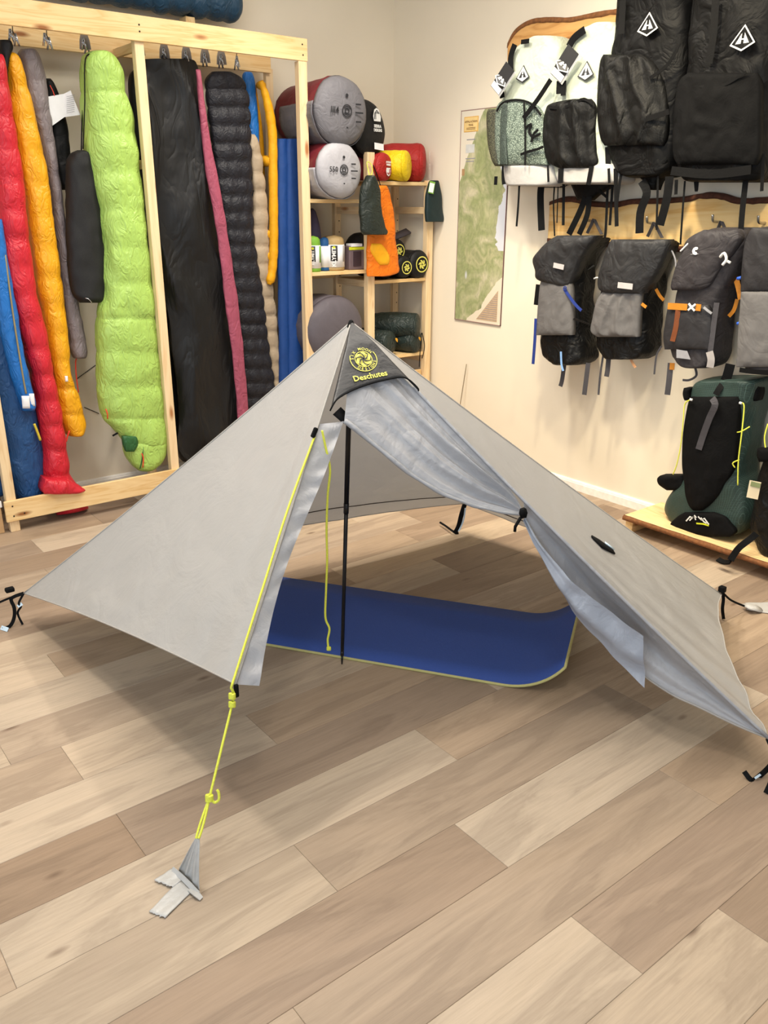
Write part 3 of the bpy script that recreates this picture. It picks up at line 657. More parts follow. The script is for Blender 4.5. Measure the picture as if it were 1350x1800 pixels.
box = thing('cardboard_box', 'brown cardboard box with a white lid beside the left rack post', 'box', (.75, 4.2, 0))
o = bevel(MB().box((.55, YF + .03, 0), (.895, YF + .30, .13)).build('box_body', M_BOX, None, False), .003); adopt(box, o)
o = bevel(MB().box((.545, YF + .025, .13), (.90, YF + .305, .162)).build('lid', M_LIDW, None, False), .003); adopt(box, o)

# ------------------------------------------------------------------ soft goods
def ring(c, hw, hd, n=28, e=2.4, wob=None):
    """superellipse ring: centre, half width vector, half depth vector"""
    out = []
    for k in range(n):
        a = 2 * math.pi * k / n; ca, sa = math.cos(a), math.sin(a)
        x = math.copysign(abs(ca) ** (2 / e), ca); y = math.copysign(abs(sa) ** (2 / e), sa)
        out.append(c + hw * x + hd * y)
    return out
def bag(name, rows, pl, depth, mat, parent=None, n=80, seg=48, e=2.3, baffle=0, bamp=.12, wr=.004, wf=16, seed=0., endround=.12, scallop=0.0, diag=0.0, dprof=None, front=False, vf=0.0, vk=5):
    """hung or standing soft bag: rows of (py, pxl, pxr) on plane pl, given depth; baffle = metres between quilting seams"""
    R = crs([tuple(float(q) for q in r) for r in rows], n); rings = []; s = 0.0; prev = None; N = pl.n
    for i, (y, xl, xr) in enumerate(R):
        a, b = pl.at(xl, y), pl.at(xr, y); c = (a + b) / 2; hw = (b - a) / 2
        if prev is not None: s += (c - prev).length
        prev = c; t = i / (n - 1)
        d = depth * (dprof(t) if dprof else 1.0) / 2
        k = 1.0
        if endround:
            if t < endround: k = math.sqrt(max(0.02, 1 - (1 - t / endround) ** 2))
            elif t > 1 - endround: k = math.sqrt(max(0.02, 1 - (1 - (1 - t) / endround) ** 2))
        ph = abs(math.sin(math.pi * s / baffle)) if baffle else 1.0
        puff = 1 - bamp * (1 - ph ** .32) if baffle else 1.0
        if front: c = c - N * (depth / 2)
        rg = ring(c, hw * (1 - .28 * (1 - puff)), N * d * k * puff, seg, e)
        for j, p in enumerate(rg):
            dv = (p - c); L = dv.length or 1; p2 = p
            p2 = p2 + dv / L * (wr * (.7 * nz(p, wf, seed) + .5 * nz((p.x, p.y, p.z * .35), wf * 2.2, seed + 3) + .8 * rdg((p.x, p.y, p.z * .6), wf * .8, seed)))
            if vf: p2 = p2 + N * (vf * (1 - 2 * abs(math.sin(vk * 3.14 * (j / seg) + 2.2 * nz((0, 0, p.z), 1.6, seed) + 4 * t))) * min(1, t * 4))
            rg[j] = p2
        rings.append(rg)
    o = MB().loft(rings).build(name, mat)
    if parent: adopt(parent, o)
    return o
def pillow(name, rows, pl, bulge, mat, parent, off=.0, back=.03, nu=40, nv=40, p=2.6, wr=.003, wf=22, seed=0., folds=0):
    """stuffed panel or pocket on plane pl, edges sunk back; rows (py, pxl, pxr)"""
    R = crs([tuple(float(q) for q in r) for r in rows], nv + 1); N = pl.n
    def fn(u, v):
        y, xl, xr = R[int(round(v * nv))]; q = pl.at(lerp(xl, xr, u), y)
        k = (1 - abs(2 * u - 1) ** p) * (1 - abs(2 * v - 1) ** (p * 1.6))
        w = wr * 1.3 * (.6 * nz(q, wf, seed) + .9 * rdg((q.x, q.y, q.z * .6), wf * .55, seed + 2)) * min(1, k * 3)
        if folds: w += folds * 1.6 * (1 - 2 * abs(math.sin(u * 9.5 + 2.0 * nz(q, 5, seed)))) * k
        return q + N * (off + bulge * k + w)
    m = MB(); P = [[fn(i / nu, j / nv) for i in range(nu + 1)] for j in range(nv + 1)]
    W = nu + 1; vs = [q for r in P for q in r]; fs = [(j * W + i, j * W + i + 1, (j + 1) * W + i + 1, (j + 1) * W + i) for j in range(nv) for i in range(nu)]
    edge = list(range(nu + 1)) + [j * W + nu for j in range(1, nv + 1)] + [nv * W + i for i in range(nu - 1, -1, -1)] + [j * W for j in range(nv - 1, 0, -1)]
    k = len(vs); vs += [vs[i] - N * back for i in edge]; ne = len(edge)
    fs += [(edge[i], edge[(i + 1) % ne], k + (i + 1) % ne, k + i) for i in range(ne)]; fs.append(tuple(range(k, k + ne)))
    o = m.add(vs, fs).build(name, mat)
    if parent: adopt(parent, o)
    return o
def webbing(name, pts, w, mat, parent, n=(-1, -.3, .1), th=.0022, k=14, N=None):
    o = MB().ribbon(crs([V(p) for p in pts], k), w, th, N or n).build(name, mat, None, False); adopt(parent, o); return o
def cordp(name, pts, r, mat, parent, k=16):
    o = MB().tube(crs([V(p) for p in pts], k), r, 6).build(name, mat); adopt(parent, o); return o
def down(name, rgb, rough=.42, sat=1): return fabric(name, rgb, rough, .04, 16, .2, spec=.45, stretch=(1, 1, .25), crumple=26, crs_=(1, 1, .5), crst=.55)
M_METAL = plain('bright_steel_clip', (200, 204, 210), .25, .9); M_TAB = plain('grey_plastic_tab', (136, 126, 116), .6); M_PAPER = plain('white_paper', (236, 236, 238), .7, var=.02)
def hanger(x, label, w=.16, tabs=True, z=None, y=ROD_Y, ang=1.1):
    h = thing('wire_hanger', label, 'hanger', (x, y, ROD_Z), 'wire clip hangers on the rack')
    z = ROD_Z
    cordp('hook', [(x, y + .012, z - .012), (x, y + .014, z + .008), (x, y, z + .016), (x, y - .013, z + .004), (x, y - .004, z - .03), (x, y, z - .055)], .002, M_WIRE, h)
    d = V((math.cos(ang), math.sin(ang), 0)) * w / 2; c = V((x, y, z - .055))
    cordp('bar', [c - d, c - d * .3 + V((0, 0, .012)), c + d * .3 + V((0, 0, .012)), c + d], .002, M_WIRE, h)
    for s in (-1, 1):
        p = c + d * s * .8
        mm = MB()
        for q in (-1, 1): mm.ribbon([p + CR * (.002 * q) + V((0, 0, .014)), p + CR * (.004 * q) + V((0, 0, -.006)), p + CR * (.011 * q) + V((0, 0, -.036))], [.006, .009, .008], .008, (-.5, -1, 0))
        mm.ribbon([p - CR * .007 + V((0, 0, -.012)), p + CR * .007 + V((0, 0, -.012))], .006, .010, (-.5, -1, 0)); o = mm.build('clip', M_METAL); adopt(h, o)
    if tabs:
        p = c + V((-.012, -.03, 0)); o = MB().ribbon([p + V((0, 0, .030)), p + V((0, 0, .006)), p + V((0, 0, -.03))], [.030, .044, .050], .005, (-.5, -1, 0)).build('size_tab', M_TAB, None, False); adopt(h, o)
    return h
G_BAGS = 'sleeping bags hanging on the rack'
def hung(name, label, cat, px, py, y, group=G_BAGS): 
    p = PY(y).at(px, py); return thing(name, label, cat, tuple(p), group)
# navy bag on top
M_NAVY = down('navy_quilted_nylon', (30, 66, 92), .5)
nb = thing('sleeping_bag', 'navy quilted sleeping bag lying on top of the pine rack', 'sleeping bag', (1.9, 4.34, 2.30), G_BAGS)
rings = []; NR = 90
for i in range(NR + 1):
    t = i / NR; x = lerp(.9, 2.50, t); k = math.sqrt(max(.03, 1 - max(0, (abs(2 * t - 1) - .9) / .1) ** 2)); puff = .82 + .18 * abs(math.sin(t * 16 * math.pi)) ** .5
    rr = ring(V((x, 4.40, 2.385 + .09)), V((0, .09, 0)) * k * puff, V((0, 0, .09)) * k * puff, 28, 2.4)
    rings.append([p + V((0, 0, .012 * nz(p, 11, 2.))) for p in rr])
o = MB().loft(rings).build('quilted_shell', M_NAVY); adopt(nb, o)
for x in (1.3, 2.2): beam('support_block', (x, 4.385, 2.333), (x, 4.46, 2.333), .05, .105, M_PINE, rack)
# blue bag
P4 = PY(4.20)
b = hung('sleeping_bag', 'blue sleeping bag hanging leftmost behind the left rack post', 'sleeping bag', 30, 870, 4.20)
M_BLUE1 = down('royal_blue_nylon', (28, 108, 186), .45); M_BLUE2 = down('deep_blue_nylon', (28, 72, 122), .5)
bag('lower_shell', [(380, -60, -12), (450, -55, 2), (560, -48, 18), (640, -40, 32), (720, -16, 60), (780, 0, 72), (830, 12, 76), (862, 22, 75), (878, 30, 68)], PY(4.24), .16, M_BLUE2, b, baffle=.0, wr=.008, wf=9, seed=3)
bag('upper_shell', [(385, -30, 2), (440, -26, 10), (520, -12, 24), (600, 4, 38), (660, 20, 50), (705, 34, 60), (722, 40, 58)], PY(4.15), .09, M_BLUE1, b, baffle=.0, wr=.005, wf=14, seed=4)
cordp('zip', [PY(4.112).at(9, 448), PY(4.10).at(24, 560), PY(4.10).at(40, 660), PY(4.10).at(46, 692)], .004, fabric('tan_zip', (150, 134, 96), .6), b)
cordp('zip_lining', [PY(4.145).at(60, 745), PY(4.145).at(66, 760), PY(4.145).at(71, 774)], .006, fabric('yellow_lining', (206, 184, 60), .6), b, 8)
pillow('care_label', [(696, 38, 52), (718, 40, 53)], PY(4.098), .003, M_PAPER, b, back=.004, nu=4, nv=4)
pillow('care_label', [(692, 51, 60), (714, 53, 62)], PY(4.105), .003, M_PAPER, b, back=.004, nu=4, nv=4)
b2 = hung('sleeping_bag', 'sliver of dark blue bag hanging outside the left rack post', 'sleeping bag', -5, 870, 4.22)
bag('shell', [(640, -60, -12), (760, -58, 0), (840, -52, 7), (872, -45, 5)], PY(4.22), .12, M_BLUE2, b2, wr=.006)
# red bag
b = hung('sleeping_bag', 'red down sleeping bag whose foot slumps over the bottom board', 'sleeping bag', 110, 860, 4.2)
M_RED = down('red_nylon', (200, 34, 50), .42)
bag('quilted_shell', [(95, -14, 2), (130, -24, 9), (200, -24, 19), (300, -16, 37), (400, -6, 47), (500, 10, 60), (600, 38, 82), (660, 54, 92), (720, 64, 105), (780, 72, 114), (830, 74, 121), (862, 74, 140), (878, 84, 130)], PY(4.20), .17, M_RED, b, n=130, baffle=.125, bamp=.28, wr=.005, seed=1, endround=.06)
pillow('foot', [(842, 80, 120), (854, 76, 140), (862, 75, 150), (868, 78, 135)], PY(4.085), .03, M_RED, b, off=.004, back=.09, seed=3, wr=.006)
fo = MB(); rings = []
for i in range(20):
    t = i / 19; y0 = PZ(.0).at(lerp(98, 166, t), 905); k = math.sin(math.pi * (t * .92 + .04)) ** .6
    rings.append(ring(V((y0.x, 4.20, .045 * k + .004)), V((0, .09 * k, 0)), V((0, 0, .042 * k)), 18, 2.2))
o = fo.loft(rings).build('spilled_foot', M_RED); adopt(b, o)
# yellow bag
b = hung('sleeping_bag', 'golden yellow quilted sleeping bag between the red and the grey ones', 'sleeping bag', 130, 750, 4.25)
M_GOLD = down('golden_yellow_nylon', (232, 166, 24), .42)
bag('quilted_shell', [(92, 8, 22), (110, 6, 34), (150, 10, 46), (200, 16, 59), (300, 34, 80), (400, 50, 94), (500, 64, 107), (600, 82, 118), (660, 92, 124), (700, 98, 138), (735, 104, 147), (755, 112, 146), (766, 120, 140)], PY(4.26), .14, M_GOLD, b, n=120, baffle=.135, bamp=.26, wr=.006, seed=6, endround=.06)
pillow('care_label', [(661, 114, 119), (671, 115, 120)], PY(4.17), .003, M_PAPER, b, back=.004, nu=4, nv=4)
cordp('red_drawcord', [PY(4.19).at(122, 757), PY(4.19).at(119, 766), PY(4.19).at(116, 777)], .004, fabric('orange_red_cord', (226, 70, 48), .5), b, 6)
bag('hood', [(70, 0, 16), (85, 0, 22), (110, 2, 14), (150, 0, 12), (180, 2, 8)], PY(4.22), .06, fabric('black_nylon', (20, 20, 22), .55, .15, 18, .3), b, n=24)
# grey bag
b = hung('sleeping_bag', 'slim grey quilted sleeping bag hanging right of the yellow one', 'sleeping bag', 140, 620, 4.3)
M_GREYB = down('warm_grey_nylon', (124, 114, 116), .42)
bag('quilted_shell', [(86, 38, 60), (100, 33, 68), (140, 38, 80), (200, 54, 87), (260, 70, 95), (330, 85, 105), (420, 96, 118), (500, 105, 131), (570, 115, 143), (612, 122, 151), (630, 130, 147)], PY(4.30), .11, M_GREYB, b, n=110, baffle=.13, bamp=.22, wr=.005, seed=8, endround=.05)
cordp('red_drawcord', [PY(4.3).at(136, 627), PY(4.3).at(133, 636), PY(4.3).at(134, 660), PY(4.3).at(138, 690)], .003, fabric('orange_red_cord', (226, 70, 48), .5), b)
# black slim bag with tag
M_BLKN = fabric('black_nylon', (24, 24, 27), .55, .15, 18, .3)
b = hung('sleeping_bag', 'black bag with a white hang tag deep in the rack', 'sleeping bag', 110, 320, 4.38)
bag('shell', [(138, 76, 88), (160, 76, 100), (200, 80, 112), (260, 88, 122), (310, 98, 124), (334, 106, 120)], PY(4.37), .08, M_BLKN, b, wr=.004)
m = MB(); pt = PY(4.27)
m.grid(lambda u, v: pt.at(lerp(lerp(83, 112, u), lerp(92, 113, u), v), lerp(lerp(170, 165, u), lerp(221, 206, u), v)), 2, 2, .001, pt.n); m.grid(lambda u, v: PY(4.27 - .02 * u).at(lerp(lerp(112, 124, u), lerp(113, 141, u), v) , lerp(lerp(165, 159, u), lerp(206, 202, u), v)), 2, 2, .001, pt.n)
o = m.build('hang_tag', M_PAPER, None, False); adopt(b, o)
cordp('tag_cord', [PY(4.28).at(88, 150), PY(4.275).at(93, 160), PY(4.27).at(96, 169)], .002, fabric('orange_red_cord', (226, 70, 48), .5), b, 6)
M_PRINTG = plain('grey_print', (150, 150, 156), .7)
m = MB()
for k in range(9): 
    pa, pb_ = PY(4.245).at(117, 170 + k * 3.6), PY(4.245).at(131, 167 + k * 3.6); m.ribbon([pa, pb_], .002, .0006, (0, -1, 0))
o = m.build('tag_print', M_PRINTG, None, False); adopt(b, o)
# black mesh sack
b = hung('mesh_sack', 'black mesh storage sack hanging left of the lime green bag', 'sack', 150, 530, 4.22, None)
def meshmat(name, dark, light, scale):
    m, nt, bb = newmat(name); v = nd(nt, 'ShaderNodeTexVoronoi', Scale=scale, _feature='DISTANCE_TO_EDGE'); nt.links.new(coords(nt), v.inputs['Vector'])
    nt.links.new(ramp(nt, v.outputs['Distance'], [(.08, srgb(*dark)), (.22, srgb(*light))]), bb.inputs['Base Color']); bb.inputs['Roughness'].default_value = .7; return m
M_MESHB = meshmat('black_mesh', (9, 10, 11), (22, 23, 24), 220)
bag('sack', [(264, 136, 146), (272, 124, 158), (290, 118, 166), (335, 117, 172), (400, 117, 179), (470, 120, 184), (515, 128, 184), (532, 140, 178)], PY(4.2), .10, M_MESHB, b, wr=.005)
cordp('sack_cord', [PY(4.2).at(143, 266), PY(4.2).at(145, 200), PY(4.2).at(152, 120)], .003, M_BLK, b); cordp('cord_tail', [PY(4.15).at(150, 524), PY(4.145).at(156, 526), PY(4.145).at(162, 533)], .002, M_METAL, b, 6)
# lime bag
M_LIME = down('lime_green_nylon', (166, 200, 98), .42); M_DKG = down('dark_green_lining', (40, 92, 48), .5)
b = hung('sleeping_bag', 'big lime green down sleeping bag in front of the middle rack post', 'sleeping bag', 250, 820, 4.17)
bag('quilted_shell', [(90, 158, 180), (98, 148, 194), (115, 144, 205), (150, 145, 218), (200, 147, 227), (265, 150, 239), (350, 168, 248), (430, 178, 257), (500, 180, 265), (550, 173, 271), (600, 170, 277), (680, 172, 284), (728, 178, 290), (752, 196, 292), (772, 214, 292), (782, 224, 288)], PY(4.19), .19, M_LIME, b, n=170, seg=44, baffle=.17, bamp=.20, wr=.009, wf=11, seed=11, endround=.05)
bag('foot', [(766, 216, 292), (780, 217, 292), (800, 220, 288), (815, 230, 278), (827, 244, 262)], PY(4.17), .15, M_LIME, b, n=40, wr=.004, wf=18, endround=.3)
pillow('dark_panel', [(767, 216, 240), (780, 217, 243), (794, 222, 236)], PY(4.10), .006, M_DKG, b, back=.02, nu=8, nv=8)
cordp('zip', [PY(4.10).at(252, 786), PY(4.095).at(250, 806), PY(4.10).at(246, 824)], .003, M_DKG, b, 8); cordp('zip_pull', [PY(4.09).at(249, 797), PY(4.088).at(252, 806), PY(4.088).at(251, 822)], .003, fabric('orange_red_cord', (226, 70, 48), .5), b, 6)
cordp('toggle_cord', [PY(4.10).at(186, 719), PY(4.092).at(189, 728), PY(4.10).at(189, 736)], .003, fabric('orange_red_cord', (226, 70, 48), .5), b, 6); cordp('buckle', [PY(4.14).at(198, 766), PY(4.14).at(207, 761)], .005, M_BLK, b, 4)
cordp('hang_cord', [PY(4.14).at(166, 96), PY(4.14).at(150, 104), PY(4.12).at(149, 180), PY(4.13).at(146, 262)], .003, M_BLK, b)
# dark bag behind the middle post
b = hung('sleeping_bag', 'black sleeping bag half hidden behind the middle rack post', 'sleeping bag', 300, 760, 4.34)
bag('shell', [(122, 236, 256), (150, 226, 268), (260, 236, 280), (400, 252, 296), (560, 268, 308), (700, 284, 318), (790, 296, 322)], PY(4.35), .08, M_BLKN, b, wr=.008, wf=8)
# black tarp
M_TARP = fabric('black_coated_nylon', (18, 18, 19), .45, .15, 3, .5, spec=.4, stretch=(1, 1, .35), crumple=9, crs_=(1, 1, .35), crst=.7)
b = hung('bivy_sack', 'long black waterproof bivy hanging right of the middle rack post', 'bivy', 370, 810, 4.24, None)
bag('shell', [(105, 252, 326), (112, 248, 342), (160, 250, 350), (300, 264, 372), (450, 282, 392), (600, 302, 414), (720, 315, 424), (765, 312, 428), (790, 312, 428), (812, 324, 420)], PY(4.24), .09, M_TARP, b, n=90, seg=48, wr=.014, wf=6, seed=21, vf=.016, vk=4, e=3.2, endround=.03)
# pink liner
b = hung('bag_liner', 'narrow dusty pink liner between the black bivy and the charcoal pad', 'liner', 425, 760, 4.19, None)
bag('shell', [(122, 345, 351), (160, 348, 356), (220, 353, 365), (300, 362, 380), (400, 380, 398), (520, 395, 416), (620, 408, 428), (740, 419, 437), (800, 424, 440)], PY(4.17), .025, fabric('dusty_pink_nylon', (158, 78, 98), .5, .1, 14, .4, crumple=16, crs_=(1, 1, .6)), b, n=60, wr=.004)
# pads
G_PADS = 'inflatable sleeping pads hanging on the rack'
def padhung(label, px, py, y): return hung('sleeping_pad', label, 'sleeping pad', px, py, y, G_PADS)
b = padhung('charcoal quilted air pad with scalloped edge hanging right of the pink liner', 450, 720, 4.26)
M_CHAR = fabric('charcoal_laminate', (34, 34, 40), .5, .12, 20, .3, crumple=24, crst=.4)
n = 170; R = crs([(126.0, 372., 405.), (140., 362., 425.), (170., 362., 437.), (250., 372., 441.), (330., 381., 443.), (420., 395., 447.), (520., 408., 462.), (600., 420., 471.), (680., 426., 483.), (740., 430., 486.)], n); pl = PY(4.26); rings = []; s = 0; prev = None
for i, (y, xl, xr) in enumerate(R):
    a, c2 = pl.at(xl, y), pl.at(xr, y); c = (a + c2) / 2
    if prev is not None: s += (c - prev).length
    prev = c; ph = abs(math.sin(math.pi * s / .085)) ** .55; rg = []
    for j in range(56):
        ang = 2 * math.pi * j / 56; ca, sa = math.cos(ang), math.sin(ang); x = math.copysign(abs(ca) ** .7, ca)
        colp = .55 + .45 * abs(math.sin(x * 1.5 * math.pi + .5 * math.pi * (int(s / .085) % 2))) ** .5
        d = math.copysign(abs(sa) ** .7, sa) * .042 * (.45 + .55 * ph * colp); rr = 1 - (.10 * (1 - ph) if ca > 0 else .05 * (1 - ph))
        rg.append(c + (c2 - a) / 2 * x * rr + pl.n * d)
    rings.append(rg)
o = MB().loft(rings).build('pad_shell', M_CHAR); adopt(b, o)
b = padhung('bright blue air pad, a narrow strip behind the charcoal pad', 450, 430, 4.32)
bag('pad_shell', [(126, 430, 440), (140, 427, 446), (200, 434, 452), (290, 440, 457), (345, 442, 458), (440, 440, 452)], PY(4.33), .05, M_BLUE1, b, n=60, baffle=.11, bamp=.3, wr=.003)
b = padhung('beige air pad with a scalloped edge beside the charcoal pad', 485, 660, 4.25)
M_BEIGE = fabric('beige_laminate', (168, 150, 126), .55, .08, 20, .3)
bag('pad_shell', [(236, 436, 448), (260, 438, 456), (330, 444, 466), (420, 444, 473), (480, 448, 476), (540, 458, 484), (600, 466, 490), (670, 478, 497), (700, 482, 498)], PY(4.27), .05, M_BEIGE, b, n=140, baffle=.095, bamp=.75, wr=.005, seed=5)
b = padhung('mustard yellow ladder shaped air pad with open cut-outs', 480, 490, 4.22)
M_MUST = fabric('mustard_laminate', (226, 160, 20), .5, .08, 24, .25)
q = PY(4.24)
m = MB().tube(crs([q.at(x, y) for x, y in ((458, 142), (466, 165), (474, 200), (479, 240), (480, 300), (481, 380), (481, 440), (478, 478), (473, 500))], 50), [.012 + .011 * min(1, i / 12) + .003 * abs(math.sin(i * .8)) - (.012 if i > 47 else 0) for i in range(50)], 14); o = m.build('side_tube', M_MUST); adopt(b, o)
q2 = PY(4.36); m = MB().tube(crs([q2.at(x, y) for x, y in ((446, 150), (452, 200), (458, 260), (460, 330), (462, 400), (464, 450))], 40), [.012 + .008 * min(1, i / 10) for i in range(40)], 12); o = m.build('side_tube', M_MUST); adopt(b, o)
for y0, x1, x2, r in ((150, 455, 462, .022), (283, 458, 478, .03), (412, 462, 478, .028), (450, 464, 478, .03), (480, 466, 476, .024)):
    m = MB().tube([q2.at(x1, y0), (q2.at(x1, y0) + q.at(x2, y0)) / 2, q.at(x2, y0)], [r * .8, r, r * .8], 14); o = m.build('cross_tube', M_MUST); adopt(b, o)
M_PADB = fabric('cobalt_blue_laminate', (28, 66, 128), .5, .06, 30, .15)
for lab, x0, x1, y in (('narrow cobalt blue pad standing rolled left of the wider one', 487, 504, 4.24), ('wider cobalt blue rolled pad leaning against the shelf unit post', 503, 531, 4.22)):
    b = hung('rolled_pad', lab, 'sleeping pad', (x0 + x1) / 2, 690, y, 'rolled blue pads by the shelf post')
    bag('foam_roll', [(244, x0, x1 - 2), (262, x0, x1), (400, x0 + 1, x1 + 1), (560, x0 + 3, x1 + 3), (690, x0 + 5, x1 + 5), (820, x0 + 8, x1 + 8)], PY(y), .055, M_PADB, b, n=60, wr=.004, wf=20, endround=.02, e=2.0, seed=x0)
# hangers along the wire
for x, lab, tb_ in ((1.20, 'wire clip hanger over the yellow sleeping bag', False), (1.285, 'wire clip hanger over the grey sleeping bag', False), (1.43, 'bare wire hanger with two silver clips left of the lime bag', False), (1.60, 'wire clip hanger holding the lime green bag', True),
                 (1.86, 'wire clip hanger holding the black bivy, beside the middle post', True), (1.985, 'wire clip hanger over the middle of the black bivy', True), (2.10, 'wire clip hanger over the pink liner', True), (2.20, 'wire clip hanger over the charcoal pad', True), (2.29, 'wire clip hanger over the bright blue pad', True), (2.38, 'wire clip hanger over the mustard pad at the rack end', False)): hanger(x, lab, tabs=tb_, w=.13)
# ------------------------------------------------------------------ stuff sacks on the shelves
def sack(name, label, px, py, yf, r, L, mat, end_mat=None, cat='stuff sack', group='stuff sacks on the corner shelves', d=(0, 1, 0), sq=1.0, seed=0., wr=.006, wrap=None, wrap_ang=None, gather=.012, bulge=.25, lab_end=None, taper=.92, rest=None):
    """round stuff sack lying with its end at the shelf front: end centre at (px,py) on Y=yf; rest = height it lies on"""
    c0 = PY(yf).at(px, py); d = V(d).normalized(); up = V((0, 0, 1)); sd = d.cross(up).normalized(); up = sd.cross(d)
    if rest is not None: c0.z = rest + r * sq
    t = thing(name, label, cat, (c0.x, c0.y, c0.z - r * sq), group); N = 40
    def R(a, rr, s): 
        k = rr * (1 + gather * math.sin(a * 22 + seed) * (1 if s > .05 else .3)); p = c0 + d * s + sd * (k * math.cos(a)) + up * (k * sq * math.sin(a))
        q = (p - c0 - d * s); q = q / (q.length or 1); p = p + q * wr * (nz(p, 9, seed) + .5 * nz(p, 23, seed))
        if rest is not None and p.z < rest + .001: p.z = rest + .001
        return p
    prof = [(.10 * r, .93 * r), (.16 * r, .985 * r), (.3 * r, 1.0 * r)] + [(.3 * r + (L - .5 * r) * i / 10, r * lerp(1.0, taper, i / 10)) for i in range(1, 11)] + [(L - .1 * r, .8 * r), (L - .02 * r, .5 * r), (L, .1 * r)]
    rings = [[R(2 * math.pi * k / N, rr, s) for k in range(N)] for s, rr in prof]
    o = MB().loft(rings, cap=True).build('body', mat); adopt(t, o)
    er = [(.16 * r, .99 * r), (.06 * r, .955 * r), (-.03 * r, .88 * r), (-.10 * r, .76 * r), (-.15 * r, .6 * r), (-.185 * r, .4 * r), (-.20 * r, .2 * r), (-.205 * r, .03 * r)]
    rings = [[R(2 * math.pi * k / N, rr, s) - d * .002 for k in range(N)] for s, rr in er]
    o = MB().loft(rings, cap=True).build('end_panel', end_mat or mat); adopt(t, o); o_end = o
    if wrap is not None:
        a0, a1 = wrap_ang; m = MB()
        def fn(u, v):
            s = lerp(.12 * r, L * .8, v); rr = r * lerp(1.0, taper, v) * 1.012; return R(lerp(a0, a1, u), rr, s)
        o = m.grid(fn, 30, 16, .002, None).build('side_panel', wrap); adopt(t, o)
    face = c0 - d * (r * .205 + .003)
    return o_end, face, sd, up, d
def on_end(t, face, sd, up, d, x, z, off=0.0):
    """spot on the end panel, x to the right as seen, z up"""
    rt = -sd if sd.dot(CR) < 0 else sd
    return face + rt * x + up * z - d * off
M_MAROON = fabric('maroon_nylon', (104, 30, 38), .55, .2, 9, .3); M_GRYN = fabric('grey_nylon', (110, 108, 112), .6, .06, 14, .2, crumple=14, crst=.3); M_LGRY = fabric('pale_grey_nylon', (170, 168, 172), .6, .08, 14, .35)
M_PRB = plain('black_print', (34, 34, 38), .6); M_PRW = plain('white_print', (228, 228, 226), .6)
M_DKGR = fabric('dark_grey_purple_nylon', (94, 88, 94), .6, .1, 12, .3); M_OLV = fabric('olive_black_nylon', (42, 48, 43), .45, .12, 12, .3, crumple=18, crst=.5); M_REDN = fabric('brick_red_nylon', (164, 38, 36), .55, .1, 14, .3, crumple=20, crst=.5)
M_YELN = fabric('bright_yellow_nylon', (232, 200, 30), .45, .1, 14, .3, crumple=20, crst=.5); M_FOREST = fabric('dark_forest_nylon', (40, 50, 47), .45, .12, 12, .3, crumple=22, crst=.6); M_ORNG = fabric('orange_nylon', (232, 120, 26), .4, .12, 10, .3, crumple=18, crst=.5)
def ring_print(t, c, n, rx, r0, r1, mat, name='emblem', k=36, a0=0, a1=2 * math.pi):
    n = V(n).normalized(); x = V(rx); x = (x - n * x.dot(n)).normalized(); y = n.cross(x); vs = []; fs = []
    for i in range(k + 1):
        a = a0 + (a1 - a0) * i / k; q = x * math.cos(a) + y * math.sin(a)
        for rr in (r0, r1): vs += [c + q * rr, c + q * rr - n * .001]
    for i in range(k):
        b = 4 * i; q = b + 4; fs += [(b, b + 2, q + 2, q), (b + 1, q + 1, q + 3, b + 3), (b, q, q + 1, b + 1), (b + 2, b + 3, q + 3, q + 2)]
    o = mesh(name, vs, fs, mat, None, False); adopt(t, o); return o
def swirl_print(t, c, n, rx, r, mat):
    n = V(n).normalized(); x = V(rx); x = (x - n * x.dot(n)).normalized(); y = n.cross(x); m = MB()
    for k in range(6):
        a = k * math.pi / 3; pts = [c + (x * math.cos(a + 1.1 * s) + y * math.sin(a + 1.1 * s)) * r * (.15 + .62 * s) for s in (0, .25, .5, .75, 1)]
        m.ribbon(pts, [r * .1, r * .26, r * .3, r * .26, r * .1], .001, n)
    o = m.build('emblem_swirl', mat, None, False); adopt(t, o)
def sierra_mark(t, c, n, rx, s, mat, inner, txt=True):
    n = V(n).normalized(); x = V(rx); x = (x - n * x.dot(n)).normalized(); y = n.cross(x); vs = []
    outl = [(-.42, -.5), (.42, -.5), (.5, -.1), (.3, .45), (0, .62), (-.3, .45), (-.5, -.1)]
    vs = [c + (x * a + y * b) * s for a, b in outl]; k = len(vs); vs += [v - n * .001 for v in vs]
    o = mesh('emblem', vs, [tuple(range(k)), tuple(reversed(range(k, 2 * k)))] + [(i, (i + 1) % k, k + (i + 1) % k, k + i) for i in range(k)], mat, None, False); adopt(t, o)
    m = MB()
    for q, w in ((.36, .09), (.2, .07)): m.ribbon([c + n * .001 + (x * (-q) + y * -.35) * s, c + n * .001 + (x * (-q * .8) + y * .15) * s, c + n * .001 + y * (q * 1.15) * s, c + n * .001 + (x * (q * .8) + y * .15) * s], w * s, .0006, n)
    o = m.build('emblem_lines', inner, None, False); adopt(t, o)
    if txt:
        lettering('SIERRA', c - y * s * .92, x, n, s * .36, mat, t, .03, stretch=.85); lettering('DESIGNS', c - y * s * 1.26, x, n, s * .34, mat, t, .03, stretch=.8)
